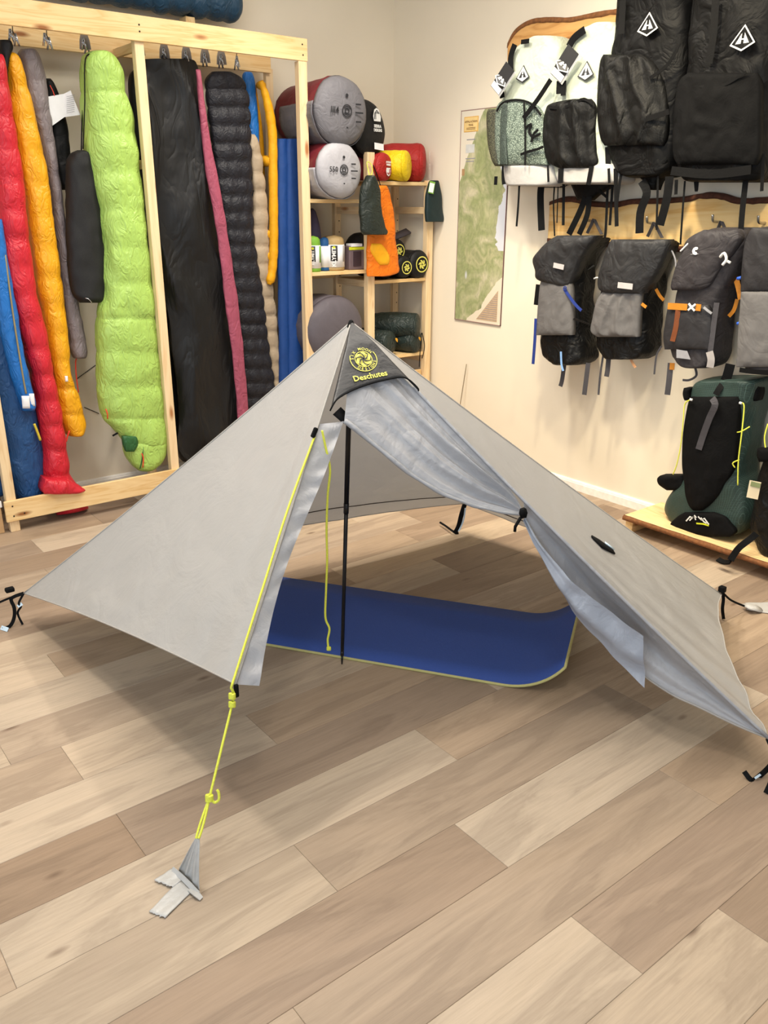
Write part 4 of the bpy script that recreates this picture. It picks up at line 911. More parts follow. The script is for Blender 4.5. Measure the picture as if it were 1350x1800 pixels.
# left bay, top: big maroon and grey sack on the pale grey one
FWD = (-.02, -1, 0)
def big_print(T, num, r):
    t, f, sd, up, d = T; n = -d; rt = -sd if sd.dot(CR) < 0 else sd
    P = lambda x, z: on_end(t, f, sd, up, d, x, z, .004)
    ring_print(t, P(0, 0), n, rt, r * .15, r * .18, M_PRB); ring_print(t, P(0, 0), n, rt, r * .05, r * .085, M_PRB); ring_print(t, P(0, 0), n, rt, r * .11, r * .13, M_PRB, a0=.4, a1=2.6); ring_print(t, P(0, 0), n, rt, r * .11, r * .13, M_PRB, a0=3.6, a1=5.8)
    lettering(num, P(-r * .45, 0), rt, n, r * .25, M_PRB, t, .01); ring_print(t, P(0, r * .42), n, rt, 0, r * .05, M_PRB)
    for z, w, x in ((.2, .2, .42), (-.03, .3, .45), (-.28, .2, .42), (-.46, .06, 0)):
        o = MB().ribbon([P(r * (x - w / 2), r * z), P(r * (x + w / 2), r * z)], r * .045, .0008, n).build('print_bar', M_PRB, None, False); adopt(t, o)
r1 = .150
S1 = sack('stuff_sack', 'pale grey stuff sack with black print lying on the upper left shelf', 598, 310, 4.0, r1, .42, M_MAROON, M_LGRY, rest=1.531, wrap=M_LGRY, wrap_ang=(math.pi * .98, math.pi * 1.75), seed=2, sq=.98); big_print(S1, '550', r1)
r2 = .176
S2 = sack('stuff_sack', 'big maroon and grey stuff sack on top of the pale grey one', 602, 196, 4.0, r2, .46, M_MAROON, M_GRYN, wrap=M_GRYN, wrap_ang=(math.pi * .92, math.pi * 1.85), seed=5, sq=1.0); big_print(S2, 'III4', r2)
S3 = sack('stuff_sack', 'black stuff sack with white emblem and lettering behind the maroon one', 648, 226, 4.13, .142, .34, M_BLKN, M_BLKN, seed=7, d=(-.15, 1, -.1), sq=1.1)
t, f, sd, up, d = S3; rt = -sd if sd.dot(CR) < 0 else sd
sierra_mark(t, on_end(*S3, .035, .065, .006), -d, rt, .062, M_PRW, M_PRB)
o = MB().ribbon([on_end(*S3, .0, -.095, .005), on_end(*S3, .075, -.10, .004)], .035, .001, -d).build('white_label', M_PAPER, None, False); adopt(t, o)
S4 = sack('stuff_sack', 'maroon stuff sack tucked under the black one', 640, 300, 4.16, .075, .26, M_MAROON, M_MAROON, seed=9, rest=1.632)
# right bay, top shelf
def cone_sack(label, px, py, yf, r, L, mat, d, rest, seed): return sack('stuff_sack', label, px, py, yf, r, L, mat, mat, d=d, rest=rest, seed=seed, wr=.008, bulge=.5)
S5 = cone_sack('large red stuff sack lying at the right end of the top shelf', 742, 292, 4.14, .108, .30, M_REDN, (-.75, .66, 0), 1.631, 3); t, f, sd, up, d = S5; rt = -sd if sd.dot(CR) < 0 else sd
sierra_mark(t, on_end(*S5, -.02, .03, .02), -d, rt, .05, M_PRW, M_REDN)
S6 = cone_sack('bright yellow stuff sack between two red ones', 715, 296, 4.06, .086, .22, M_YELN, (-.55, .8, 0), 1.631, 4)
S7 = cone_sack('small red stuff sack beside the shelf middle post', 676, 294, 4.07, .074, .20, M_REDN, (-.2, 1, 0), 1.631, 6); t, f, sd, up, d = S7; rt = -sd if sd.dot(CR) < 0 else sd
sierra_mark(t, on_end(*S7, .0, -.025, .012), -d, -rt, .04, M_PRW, M_REDN)
# packaged pads with paper labels
def pack_tube(label, x0, x1, y0, z0, y, mat, stripe, txt, seed, h=None):
    c0 = PY(y).at((x0 + x1) / 2, y0); b = PY(y).at((x0 + x1) / 2, 478); w = (PY(y).at(x1, 450) - PY(y).at(x0, 450)).length * .5; H = c0.z - z0
    t = thing('packaged_pad', label, 'packaged pad', (b.x, y + w, z0), 'packaged pads on the shelf'); cx, cy = b.x, y + w * .9
    rings = [[V((cx, cy, 0)) + V((w * k * math.cos(a), w * .9 * k * math.sin(a), z)) + V((.004 * nz((a * 3, z * 20, seed), 1), 0, 0)) for a in [2 * math.pi * i / 28 for i in range(28)]] for k, z in
             [(.9, z0), (1, z0 + .008)] + [(1, lerp(z0 + .01, z0 + H * .8, i / 6)) for i in range(7)] + [(.93, z0 + H * .9), (.7, z0 + H * .96), (.3, z0 + H * .985), (.1, z0 + H)]]
    o = MB().loft(rings).build('sack', mat); adopt(t, o)
    def lab(u, v): a = lerp(math.pi * 1.02, math.pi * 1.98, u); return V((cx + w * 1.03 * math.cos(a), cy + w * .93 * math.sin(a), lerp(z0 + .02, z0 + H * .74, v)))
    o = MB().grid(lab, 20, 2, .001, None).build('paper_label', M_PAPER); adopt(t, o); t = o
    def st(u, v): a = lerp(math.pi * 1.62, math.pi * 1.86, u); return V((cx + w * 1.06 * math.cos(a), cy + w * .96 * math.sin(a), lerp(z0 + .05, z0 + H * .72, v)))
    o = MB().grid(st, 8, 2, .001, None).build('label_stripe', stripe); adopt(t, o)
    if txt:
        def bk(u, v): a = lerp(math.pi * 1.20, math.pi * 1.42, u); return V((cx + w * 1.06 * math.cos(a), cy + w * .96 * math.sin(a), lerp(z0 + .055, z0 + H * .72, v)))
        o = MB().grid(bk, 8, 2, .001, None).build('label_band', M_PRB); adopt(t, o)
        a = math.pi * 1.31; p = V((cx + w * 1.09 * math.cos(a), cy + w * .99 * math.sin(a), z0 + H * .40)); nn = V((math.cos(a), math.sin(a), 0))
        lettering('KLYMIT', p, (0, 0, 1), nn, min(w * .55, .034), M_PRW, t, .03)
        ring_print(t, V((p.x, p.y, z0 + H * .66)), nn, (1, 0, 0), 0, w * .15, plain('lime_print', (206, 214, 40), .6), 'label_emblem')
    return t
M_PGRN = fabric('leaf_green_nylon', (118, 168, 56), .6); M_PBLU = fabric('petrol_blue_nylon', (34, 84, 136), .6); M_PTAN = fabric('tan_nylon', (176, 150, 104), .6); M_PPUR = fabric('mauve_card', (108, 92, 96), .6)
zs = 1.144
pack_tube('green packaged pad with white lettered label at the left shelf end', 547, 569, 415, zs, 4.10, M_PGRN, plain('green_print', (120, 170, 60), .6), True, 1)
pack_tube('slim blue packaged pad between the green and the tan one', 568, 584, 417, zs, 4.13, M_PBLU, plain('pale_blue_print', (190, 208, 222), .6), False, 2)
pack_tube('tan packaged pad with a wide white lettered label', 583, 612, 414, zs, 4.10, M_PTAN, plain('grey_print_soft', (170, 166, 162), .6), True, 3)
pp = thing('boxed_pad', 'mauve boxed pad with lime top stripe next to the orange bag', 'box', tuple(PY(4.12).at(630, 478)), 'packaged pads on the shelf')
a, b_ = PY(4.12).at(614, 440), PY(4.12).at(645, 440); zt = PY(4.12).at(630, 432).z
o = bevel(MB().box((a.x, 4.12, zs), (b_.x, 4.19, zt)).build('carton', M_PPUR, None, False), .006); adopt(pp, o)
o = MB().box((a.x - .002, 4.117, zt - .022), (b_.x + .002, 4.12, zt - .006)).build('top_stripe', plain('lime_print', (206, 214, 40), .6), None, False); adopt(pp, o)
o = MB().box((lerp(a.x, b_.x, .22), 4.116, zs + .02), (lerp(a.x, b_.x, .66), 4.12, zt - .03)).build('picture_panel', plain('dark_mauve_print', (56, 44, 50), .5), None, False); adopt(pp, o)
o = MB().box((lerp(a.x, b_.x, .1), 4.114, zt - .004), (lerp(a.x, b_.x, .7), 4.17, zt + .012)).build('white_top_label', M_PAPER, None, False); adopt(pp, o)
# soft things behind them
def lump(name, label, cat, px0, px1, y, z0, h, mat, seed, group=None, dy=.09):
    a, b = PY(y).at(px0, 450), PY(y).at(px1, 450); t = thing(name, label, cat, ((a.x + b.x) / 2, y, z0), group); rings = []
    for i in range(24):
        s = i / 23; k = max(.12, math.sin(math.pi * (.03 + .94 * s)) ** .45); x = lerp(a.x, b.x, s)
        rings.append([V((p.x, p.y + .01 * nz(p, 14, seed), max(z0 + .001, p.z + .012 * nz(p, 12, seed)))) for p in ring(V((x, y, z0 + h / 2 * k)), V((0, dy * k, 0)), V((0, 0, h / 2 * k)), 22, 2.6)])
    o = MB().loft(rings).build('shell', mat); adopt(t, o); return t
G_SOFT = 'folded soft goods at the back of the shelves'
lump('folded_jacket', 'black folded garment behind the mauve boxed pad', 'clothing', 604, 660, 4.30, zs, .20, M_BLKN, 3, G_SOFT, .07)
lump('folded_jacket', 'tan folded garment on top behind the packaged pads', 'clothing', 556, 606, 4.32, zs, .185, M_PTAN, 4, G_SOFT, .07)
lump('folded_blanket', 'mauve folded blanket high behind the left post of the shelf', 'blanket', 536, 562, 4.34, zs, .34, fabric('mauve_fleece', (92, 84, 108), .9), 5, G_SOFT, .06)
# black sacks with yellow emblems
G_EMB = 'black sacks with yellow swirl emblems'
for lab, px, py, y, r, rest, sd_ in (('black sack with yellow swirl emblem, topmost of the three', 698, 441, 4.18, .070, None, 1), ('black sack with yellow swirl emblem nearest the orange bag', 711, 478, 4.09, .066, 1.079, 2), ('black sack with yellow swirl emblem beside the right shelf post', 737, 470, 4.08, .082, 1.079, 3)):
    T = sack('emblem_sack', lab, px, py, y, r, .27, M_BLKN, M_BLKN, group=G_EMB, rest=rest, seed=sd_); t, f, sd, up, d = T; rt = -sd if sd.dot(CR) < 0 else sd
    ring_print(t, on_end(*T, 0, 0, .006), -d, rt, r * .50, r * .58, M_YEL); swirl_print(t, on_end(*T, 0, 0, .007), -d, rt, r * .44, M_YEL)
T = sack('emblem_sack', 'plain black sack lying behind the orange bag', 678, 484, 4.12, .055, .25, M_BLKN, M_BLKN, group=G_EMB, rest=1.079, seed=8)
fb_ = thing('flat_case', 'flat dark folded case leaning behind the emblem sacks', 'case', tuple(PY(4.36).at(703, 412)))
o = MB().ribbon([PY(4.34).at(690, 418), PY(4.34).at(704, 412), PY(4.34).at(718, 406)], .05, .012, (.2, -.5, 1)).build('case_shell', M_DKGR); adopt(fb_, o)
# lower shelf
S = sack('stuff_sack', 'huge dark grey stuff sack on the low left shelf behind the tent peak', 592, 612, 4.07, .205, .40, M_DKGR, M_DKGR, rest=.621, seed=12, gather=.016, sq=.95)
G_FOR = 'dark forest green sacks on the low right shelf'
for lab, px, py, y, r, rest, dd, sd_ in (('dark green sack with orange mark lying low at the left', 686, 592, 4.08, .078, .621, (-.35, 1, 0), 1), ('dark green sack with orange mark lying low beside the right post', 731, 606, 4.08, .070, .621, (-.3, 1, 0), 2), ('dark green gathered sack lying on top of the two others', 733, 573, 4.09, .080, None, (-.7, .8, 0), 3)):
    T = sack('forest_sack', lab, px, py, y, r, .30, M_FOREST, M_FOREST, group=G_FOR, rest=rest, d=dd, seed=sd_, wr=.010, bulge=.6); t, f, sd, up, d = T; rt = -sd if sd.dot(CR) < 0 else sd
    if sd_ < 3:
        ring_print(t, on_end(*T, .02 if sd_ == 1 else -.005, .015, .012), -d, rt, 0, r * .24, plain('amber_print', (232, 170, 40), .6), 'amber_mark', a0=-.6, a1=2.2)
cordp('draw_cord', [PY(4.05).at(741, 585), PY(4.045).at(740, 600), PY(4.05).at(738, 625), PY(4.06).at(737, 645)], .003, M_BLK, t); cordp('draw_cord', [PY(4.05).at(742, 585), PY(4.045).at(746, 605), PY(4.05).at(745, 618), PY(4.06).at(742, 630)], .003, M_BLK, t)
# hanging sacks
hk = hung('hanging_sack', 'orange translucent sack hanging on the shelf middle post', 'sack', 670, 485, 4.05, 'sacks hanging on the shelf posts')
bag('sack', [(326, 664, 676), (345, 656, 686), (380, 650, 692), (420, 646, 694), (460, 646, 699), (478, 646, 699), (486, 647, 676)], PY(4.045), .045, M_ORNG, hk, wr=.006, e=3, endround=.05)
pillow('yellow_contents', [(428, 654, 670), (440, 652, 680), (456, 660, 686), (466, 668, 682)], PY(4.022), .01, fabric('amber_cloth', (246, 176, 30), .6), hk, back=.015, nu=10, nv=10)
cordp('hang_cord', [PY(4.045).at(670, 330), PY(4.05).at(664, 312), PY(4.06).at(656, 290)], .003, M_BLK, hk, 8)
ho = hung('hanging_sack', 'dark olive sack hanging in front of the orange one', 'sack', 655, 410, 3.98, 'sacks hanging on the shelf posts')
bag('sack', [(308, 647, 653), (318, 641, 660), (332, 635, 665), (360, 633, 668), (395, 634, 674), (406, 635, 679), (413, 640, 678)], PY(3.99), .07, M_OLV, ho, wr=.006, endround=.06)
cordp('yellow_cord', [PY(3.99).at(650, 310), PY(4.03).at(647, 298), PY(4.06).at(645, 285), PY(4.06).at(652, 288), PY(4.03).at(655, 300), PY(3.99).at(651, 310)], .0025, M_CORDY, ho, 18)
hd_ = hung('hanging_sack', 'dark teal sack with a white tag hanging at the right shelf post', 'sack', 763, 385, 4.03, 'sacks hanging on the shelf posts')
bag('sack', [(317, 758, 768), (324, 754, 771), (345, 749, 775), (370, 748, 777), (384, 748, 779), (390, 749, 778)], PY(4.035), .04, fabric('dark_teal_nylon', (30, 46, 48), .5), hd_, wr=.003, e=3, endround=.05)
o = MB().ribbon([PY(4.005).at(760, 322), PY(4.005).at(757, 338)], .030, .0015, (-.3, -1, 0)).build('white_tag', M_PAPER, None, False); adopt(hd_, o); o = MB().ribbon([PY(4.0075).at(760.5, 319), PY(4.0075).at(757, 340)], .036, .0015, (-.3, -1, 0)).build('tag_border', plain('green_print', (120, 170, 60), .6), None, False); adopt(hd_, o)
# ------------------------------------------------------------------ map wall
M_BOARD = wood('varnished_slab', (222, 172, 108), (190, 136, 76), (134, 82, 42), ring=7, axis=(1.0, 4, 5)); M_BOARD2 = wood('pale_slab', (244, 212, 152), (226, 176, 104), (168, 104, 54), ring=7, axis=(1.0, 4, 5)); M_BARK = plain('dark_bark', (84, 48, 32), .9, var=.3, scale=60)
def slab(name, label, top_px, bot_px, x0, x1, mat, bark_top=True, bark_bot=False):
    pl = PX(x0); T = [pl.at(*p) for p in top_px]; B = [pl.at(*p) for p in bot_px]; n = 60; T = crs(T, n); B = crs(B, n)
    o_ = V((x1, (T[0].y + T[-1].y) / 2, B[0].z)); t = thing(name, label, 'wall board', tuple(o_))
    # built with local X along the wall so that the grain runs lengthwise
    def loc(p): return V((p.y - o_.y, p.x - o_.x, p.z - o_.z))
    m = MB(); m.grid(lambda u, v: loc(T[int(round(u * (n - 1)))].lerp(B[int(round(u * (n - 1)))], v)), n - 1, 6, x1 - x0 - .001, (0, -1, 0))
    o = m.build('slab', mat, t, True); o.rotation_euler = (0, 0, math.pi / 2); o.scale = (1, -1, 1)
    mod = o.modifiers.new('bevel', 'BEVEL'); mod.width = .004; mod.segments = 2; mod.limit_method = 'ANGLE'; mod.angle_limit = 1.0
    for nm, E, s in (('bark', T, 1), ('bark', B, -1)):
        if (s == 1 and bark_top) or (s == -1 and bark_bot):
            rr = []
            for i, p in enumerate(E):
                q = p + V(((x1 - x0) / 2, 0, 0)); k = .5 + .5 * nz(p, 30, 2.)
                rr.append([q + V((a_, 0, b_ * s)) for a_, b_ in ((-(x1 - x0) / 2 - .003, -.012 - .010 * k), (-(x1 - x0) / 2 - .002, .004), (-.002, .008 + .004 * k), ((x1 - x0) / 2 - .001, .0), ((x1 - x0) / 2 - .001, -.012))])
            o = MB().loft(rr).build(nm, M_BARK, None, True); adopt(t, o)
    return t
up_b = slab('live_edge_board', 'upper live edge wooden board carrying the white and black packs', [(892, 78), (905, 54), (930, 37), (960, 33), (1000, 33), (1040, 25), (1085, 18), (1140, 12), (1220, 6), (1300, 2), (1420, -4)], [(890, 150), (905, 152), (930, 154), (960, 156), (1000, 158), (1040, 160), (1085, 162), (1140, 164), (1220, 168), (1300, 172), (1420, 178)], 3.582, 3.618, M_BOARD)
for o in up_b.children:
    if o.name.startswith('bark'): o.data.materials[0] = plain('brown_bark', (128, 82, 46), .9, var=.25, scale=60); o.scale = (1, 1, 1)
lo_b = slab('live_edge_board', 'lower live edge wooden board with dark bark carrying the grey packs', [(966, 356), (985, 350), (1010, 349), (1040, 357), (1080, 358), (1110, 353), (1150, 352), (1200, 349), (1240, 342), (1270, 344), (1300, 352), (1350, 350), (1440, 348)], [(962, 424), (985, 426), (1010, 428), (1040, 430), (1080, 432), (1110, 434), (1150, 436), (1200, 440), (1240, 442), (1270, 444), (1300, 448), (1350, 452), (1440, 460)], 3.582, 3.618, M_BOARD2, True, True)
M_HOOK = plain('steel_hook', (180, 178, 174), .3, .9)
def hook(board, px, py):
    p = PX(3.582).at(px, py); cordp('hook', [p, p + V((-.03, 0, .0)), p + V((-.055, 0, .006)), p + V((-.062, 0, .03))], .006, M_HOOK, board, 12)
for x, y in ((1042, 388), (1150, 392), (1265, 390), (1345, 392)): hook(lo_b, x, y)
for x, y in ((930, 100), (1040, 90), (1130, 60), (1275, 40)): hook(up_b, x, y)
# map poster
def map_mat():
    m, nt, b = newmat('trail_map_print'); v = coords(nt)           # local x across 0..1, z up in metres
    sp = nd(nt, 'ShaderNodeSeparateXYZ'); nt.links.new(v, sp.inputs[0]); x, z = sp.outputs[0], sp.outputs[2]
    def math_(op, a, c):
        n = nd(nt, 'ShaderNodeMath', _operation=op)
        for i, q in enumerate((a, c)):
            if hasattr(q, 'links'): nt.links.new(q, n.inputs[i])
            else: n.inputs[i].default_value = q
        return n.outputs[0]
    n1 = nd(nt, 'ShaderNodeTexNoise', Scale=7.0, Detail=6.0, Distortion=.8); nt.links.new(v, n1.inputs['Vector'])
    n2 = nd(nt, 'ShaderNodeTexNoise', Scale=38.0, Detail=5.0, Distortion=1.5); nt.links.new(coords(nt, (1, 1, .6), rot=(0, .7, 0)), n2.inputs['Vector'])
    land = ramp(nt, n1.outputs[0], [(.30, srgb(214, 208, 182)), (.42, srgb(186, 188, 150)), (.52, srgb(158, 168, 122)), (.62, srgb(190, 190, 152)), (.75, srgb(132, 146, 104))])
    land = mixc(nt, .35, land, ramp(nt, n2.outputs[0], [(.35, srgb(160, 160, 130)), (.6, srgb(240, 236, 214))]), 'MULTIPLY')
    # sea to the right of a wandering coast, pale margin left of a slanting border
    coast = math_('ADD', math_('MULTIPLY', z, .10), math_('ADD', math_('MULTIPLY', n1.outputs[0], .16), .20))
    sea = math_('GREATER_THAN', x, coast); lowz = math_('GREATER_THAN', z, .42); sea = math_('MULTIPLY', sea, lowz)
    c = mixc(nt, sea, land, srgb(214, 218, 226))
    bord = math_('ADD', math_('MULTIPLY', math_('SUBTRACT', z, .84), .48), math_('MULTIPLY', n1.outputs[0], .06)); pale = math_('LESS_THAN', x, bord)
    c = mixc(nt, pale, c, srgb(232, 224, 206))
    bot = math_('GREATER_THAN', math_('SUBTRACT', math_('MULTIPLY', x, .95), math_('ADD', z, math_('MULTIPLY', n1.outputs[0], .12))), .04); c = mixc(nt, bot, c, srgb(230, 220, 198))
    lake = nd(nt, 'ShaderNodeTexVoronoi', Scale=1.0); nt.links.new(coords(nt, (7, 1, 3.2)), lake.inputs['Vector'])
    c = mixc(nt, ramp(nt, lake.outputs['Distance'], [(.10, (1, 1, 1, 1)), (.14, (0, 0, 0, 1))]), c, srgb(216, 220, 230))
    nt.links.new(c, b.inputs['Base Color']); b.inputs['Roughness'].default_value = .45; return m
mp_ = PX(3.612); TL, BL, BR = mp_.at(813.7, 194.4), mp_.at(799.1, 561.2), mp_.at(882.3, 572)
mw_, mh_ = TL.y - BR.y, TL.z - BL.z
poster = thing('wall_map', 'tall narrow printed trail map of green hills and pale sea on the wall', 'map', (3.618, BL.y, BL.z))
M_MAP = map_mat(); M_FRAME = plain('mauve_map_border', (150, 116, 112), .6)
def put_map(o): o.parent = poster; o.rotation_euler = (0, 0, -math.pi / 2); o.location = (0, 0, 0); return o
put_map(MB().box((0, -.006, 0), (mw_, -.002, mh_)).build('sheet', M_MAP, None, False))
m = MB(); e = .004
for a, b_ in (((0, -.007, 0), (e, -.001, mh_)), ((mw_ - e, -.007, 0), (mw_, -.001, mh_)), ((0, -.007, 0), (mw_, -.001, e)), ((0, -.007, mh_ - e), (mw_, -.001, mh_))): m.box(a, b_)
put_map(m.build('border', M_FRAME, None, False))
m = MB().box((.028, -.0075, mh_ - .115), (.145, -.005, mh_ - .035)); o = put_map(bevel(m.build('title_plate', plain('amber_title_plate', (222, 176, 92), .6), None, False), .003)); o['label'] = 'amber title plate of the map'
m = MB().box((.034, -.0082, mh_ - .110), (.139, -.007, mh_ - .040)); put_map(m.build('title_field', plain('pale_title_field', (236, 206, 140), .6), None, False))
M_PRBR = plain('brown_print', (120, 80, 44), .6); fm = (-1, 0, 0); ry = (0, -1, 0)
def mp(x, z, off=.0085): return V((3.618 - off, BL.y - x, BL.z + z))
lettering('APPALACHIAN', mp(.0865, mh_ - .062), ry, fm, .0155, M_PRBR, poster, .01); lettering('TRAIL', mp(.0865, mh_ - .080), ry, fm, .0155, M_PRBR, poster, .01)
for k in range(2): 
    o = MB().ribbon([mp(.05, mh_ - .094 - k * .007), mp(.123, mh_ - .094 - k * .007)], .003, .0006, fm).build('title_print', M_PRBR, None, False); adopt(poster, o)
for x0, x1, z in ((.055, .125, .155), (.05, .13, .255), (.055, .12, .270)):
    o = MB().ribbon([mp(x0, mh_ - z, .0068), mp(x1, mh_ - z, .0068)], .005, .0006, fm).build('print_line', M_PRINTG, None, False); adopt(poster, o)
o = MB().box((0, 0, 0), (.001, .07, .045)).build('inset_map', plain('pale_inset', (206, 208, 206), .6), None, False); o.matrix_basis = Matrix.Translation(mp(.12, mh_ - .225, .0072)); adopt(poster, o)
o = MB().box((0, 0, 0), (.001, .022, .036)).build('stamp', plain('tan_stamp', (176, 140, 100), .6), None, False); o.matrix_basis = Matrix.Translation(mp(.045, mh_ - .345, .0072)); adopt(poster, o)
o = mesh('scale_triangle', [mp(.19, .02, .007), mp(mw_ - .03, .02, .007), mp(mw_ - .03, .20, .007)], [(0, 1, 2)], plain('tan_index_field', (196, 168, 136), .6), None, False); adopt(poster, o)
m = MB()
for k in range(14):
    z = .03 + k * .012; x0 = .19 + (z - .02) / .18 * (mw_ - .22); m.ribbon([mp(x0 + .006, z, .0076), mp(mw_ - .034, z, .0076)], .0025, .0006, fm)
o = m.build('index_lines', M_PRINTG, None, False); adopt(poster, o)

# ------------------------------------------------------------------ backpacks
def kite(t, c, n, rx, s, line, field, hmat):
    n = V(n).normalized(); x = V(rx); x = (x - n * x.dot(n)).normalized(); y = n.cross(x); q = [(0, .60), (.64, -.22), (0, -.52), (-.64, -.22)]
    def poly(name, k, off, mat):
        vs = [c + (x * a + y * b) * s * k + n * off for a, b in q]; vs += [v - n * .0012 for v in vs]
        o = mesh(name, vs, [(0, 1, 2, 3), (7, 6, 5, 4)] + [(i, (i + 1) % 4, 4 + (i + 1) % 4, 4 + i) for i in range(4)], mat, None, False); adopt(t, o); return o
    t = poly('emblem_outline', 1.0, .0, line); poly('emblem_field', .84, .001, field)
    m = MB()
    for sgn in (-1, 1):
        pts = [(.07 * sgn, .24), (.07 * sgn, -.20), (.34 * sgn, -.20)] if sgn > 0 else [(-.07, .24), (-.34, -.20), (-.07, -.20)]
        vs = [c + (x * a + y * b) * s + n * .002 for a, b in pts]; vs += [v - n * .0008 for v in vs]; m.add(vs, [(0, 1, 2), (5, 4, 3), (0, 1, 4, 3), (1, 2, 5, 4), (2, 0, 3, 5)])
    m.ribbon([c + x * -.07 * s + y * -.02 * s + n * .002, c + x * .07 * s + y * -.02 * s + n * .002], .05 * s, .0008, n)
    o = m.build('emblem_letter', hmat, None, False); adopt(t, o)
M_WPACK = fabric('white_laminate', (186, 194, 178), .5, .03, 9, .25, crumple=8, crst=.5); M_WBASE = fabric('white_base_laminate', (178, 176, 173), .5, .05, 9, .35)
M_BPACK = fabric('black_laminate', (12, 12, 13), .55, .15, 9, .3, spec=.14, crumple=9, crst=.6); M_BGRID = fabric('black_ripstop', (13, 13, 13), .55, .12, 10, .3, spec=.16, crumple=10, crs_=(1, 1, .4), crst=.7, ripstop=170); M_BSTR = M_BLK
M_MESHW = meshmat('grey_green_mesh', (70, 84, 76), (150, 164, 150), 120); M_MESHT = meshmat('olive_side_mesh', (44, 44, 34), (92, 92, 70), 130)
M_MESHD = meshmat('dark_mesh_band', (40, 50, 46), (72, 84, 76), 120)
G_TOP, G_LOW = 'packs on the upper board', 'packs on the lower board'
WN = (-1, 0, 0)
def pack(label, px, py, X, group): 
    p = PX(X).at(px, py); return thing('backpack', label, 'backpack', tuple(p), group)
def strap_px(t, pts, X, w, mat=M_BSTR, name='strap', x2=None): 
    n = len(pts); return webbing(name, [PX(lerp(X, x2 if x2 is not None else X, i / max(1, n - 1))).at(*p) for i, p in enumerate(pts)], w, mat, t, n=(-1, -.35, 0))
def body(t, name, rows, Xf, Xb, mat, e=3.6, wr=.007, wf=8, seed=0., endround=.07, n=84): return bag(name, rows, PX(Xf), Xb - Xf, mat, t, n=n, seg=72, e=e, wr=wr, wf=wf, seed=seed, endround=endround, front=True)
def tagcard(t, c, ax, n, w, h):
    n = V(n).normalized(); y = V(ax).normalized(); x = y.cross(n)
    for k in range(3):
        cc = V(c) - n * (.004 * k) + x * .004 * k
        vs = [cc + x * (a * w / 2) + y * (b * h / 2) for a, b in ((-1, -1), (1, -1), (1, 1), (-1, 1))]; vs += [v - n * .0012 for v in vs]
        o = mesh('hang_tag', vs, [(0, 1, 2, 3), (7, 6, 5, 4)] + [(i, (i + 1) % 4, 4 + (i + 1) % 4, 4 + i) for i in range(4)], plain('black_tag_card', (40, 40, 42), .5) if k == 0 else M_PAPER, None, False); adopt(t, o)
    kite(t, V(c) + n * .001 - y * h * .02, n, x, w * .82, M_PRW, plain('black_tag_card', (40, 40, 42), .5), M_PRW)
    vs = [V(c) + n * .0008 + x * (a * w / 2) + y * (b * h / 2) for a, b in ((-.96, -.97), (.96, -.97), (.96, -.55), (-.96, -.55))]; o = mesh('tag_label', vs, [(0, 1, 2, 3)], M_PAPER, None, False); adopt(t, o)
# white pack one
XF = 3.37
t = pack('white backpack with grey-green mesh pocket hanging leftmost on the upper board', 920, 310, XF, G_TOP)
body(t, 'body', [(60, 935, 962), (68, 918, 968), (80, 900, 973), (100, 884, 974), (135, 877, 973), (180, 872, 968), (230, 870, 964), (290, 874, 962), (318, 876, 964), (326, 882, 958)], XF, 3.575, M_WPACK, seed=1, wr=.010)
body(t, 'base', [(286, 873, 964), (300, 874, 966), (320, 877, 966), (328, 884, 958)], XF - .006, 3.572, M_WBASE, seed=2, wr=.006, n=20, endround=.2)
pillow('front_pocket', [(175, 888, 922), (182, 878, 940), (195, 873, 952), (225, 871, 958), (260, 872, 961), (290, 877, 961)], PX(XF), .022, M_MESHW, t, off=.006, seed=3, wr=.004)
pillow('side_pocket', [(192, 858, 874), (205, 855, 875), (250, 857, 876), (280, 864, 878), (292, 870, 880)], PX(XF + .03), .012, M_MESHT, t, off=.0, back=.06, seed=4, nu=8)
pillow('mesh_band', [(180, 893, 898), (200, 888, 899), (240, 886, 897), (290, 886, 899)], PX(XF), .004, M_MESHD, t, off=.030, back=.006, nu=8)
strap_px(t, [(873, 196), (882, 182), (900, 176), (920, 177), (938, 186), (951, 203)], XF - .032, .010, name='pocket_binding')
strap_px(t, [(921, 180), (923, 230), (923, 290)], XF - .034, .009, name='pocket_binding'); strap_px(t, [(968, 140), (945, 175), (920, 208)], XF - .04, .022, name='diagonal_strap')
for a in ([(924, 225), (934, 218), (930, 232), (938, 240), (950, 235)], [(915, 272), (924, 268), (945, 262), (955, 258)], [(934, 250), (938, 236), (946, 228)]): strap_px(t, a, XF - .034, .012)
strap_px(t, [(905, 78), (898, 100), (898, 125)], XF - .02, .028, name='roll_top_strap'); strap_px(t, [(880, 150), (883, 172)], XF - .02, .026, name='roll_top_strap'); strap_px(t, [(916, 74), (930, 72)], XF - .02, .02, name='roll_top_strap')
cn = (-.85, -.45, .2); tagcard(t, PX(XF - .06).at(883, 138), PX(XF - .06).at(894, 118) - PX(XF - .06).at(872, 152), cn, .075, .14)
kite(t, PX(XF - .012).at(919, 131), (-1, 0, .05), (0, -1, 0), .070, M_PRB, M_PRW, M_PRB)
for p, w in (([(886, 292), (885, 310), (886, 324)], .022), ([(872, 310), (871, 325)], .018), ([(913, 322), (911, 360), (908, 398)], .010)): strap_px(t, p, XF + .01, w)
strap_px(t, [(953, 318), (950, 345), (952, 405)], XF + .10, .036, name='hip_strap'); strap_px(t, [(975, 322), (973, 360), (975, 415)], XF + .08, .007)
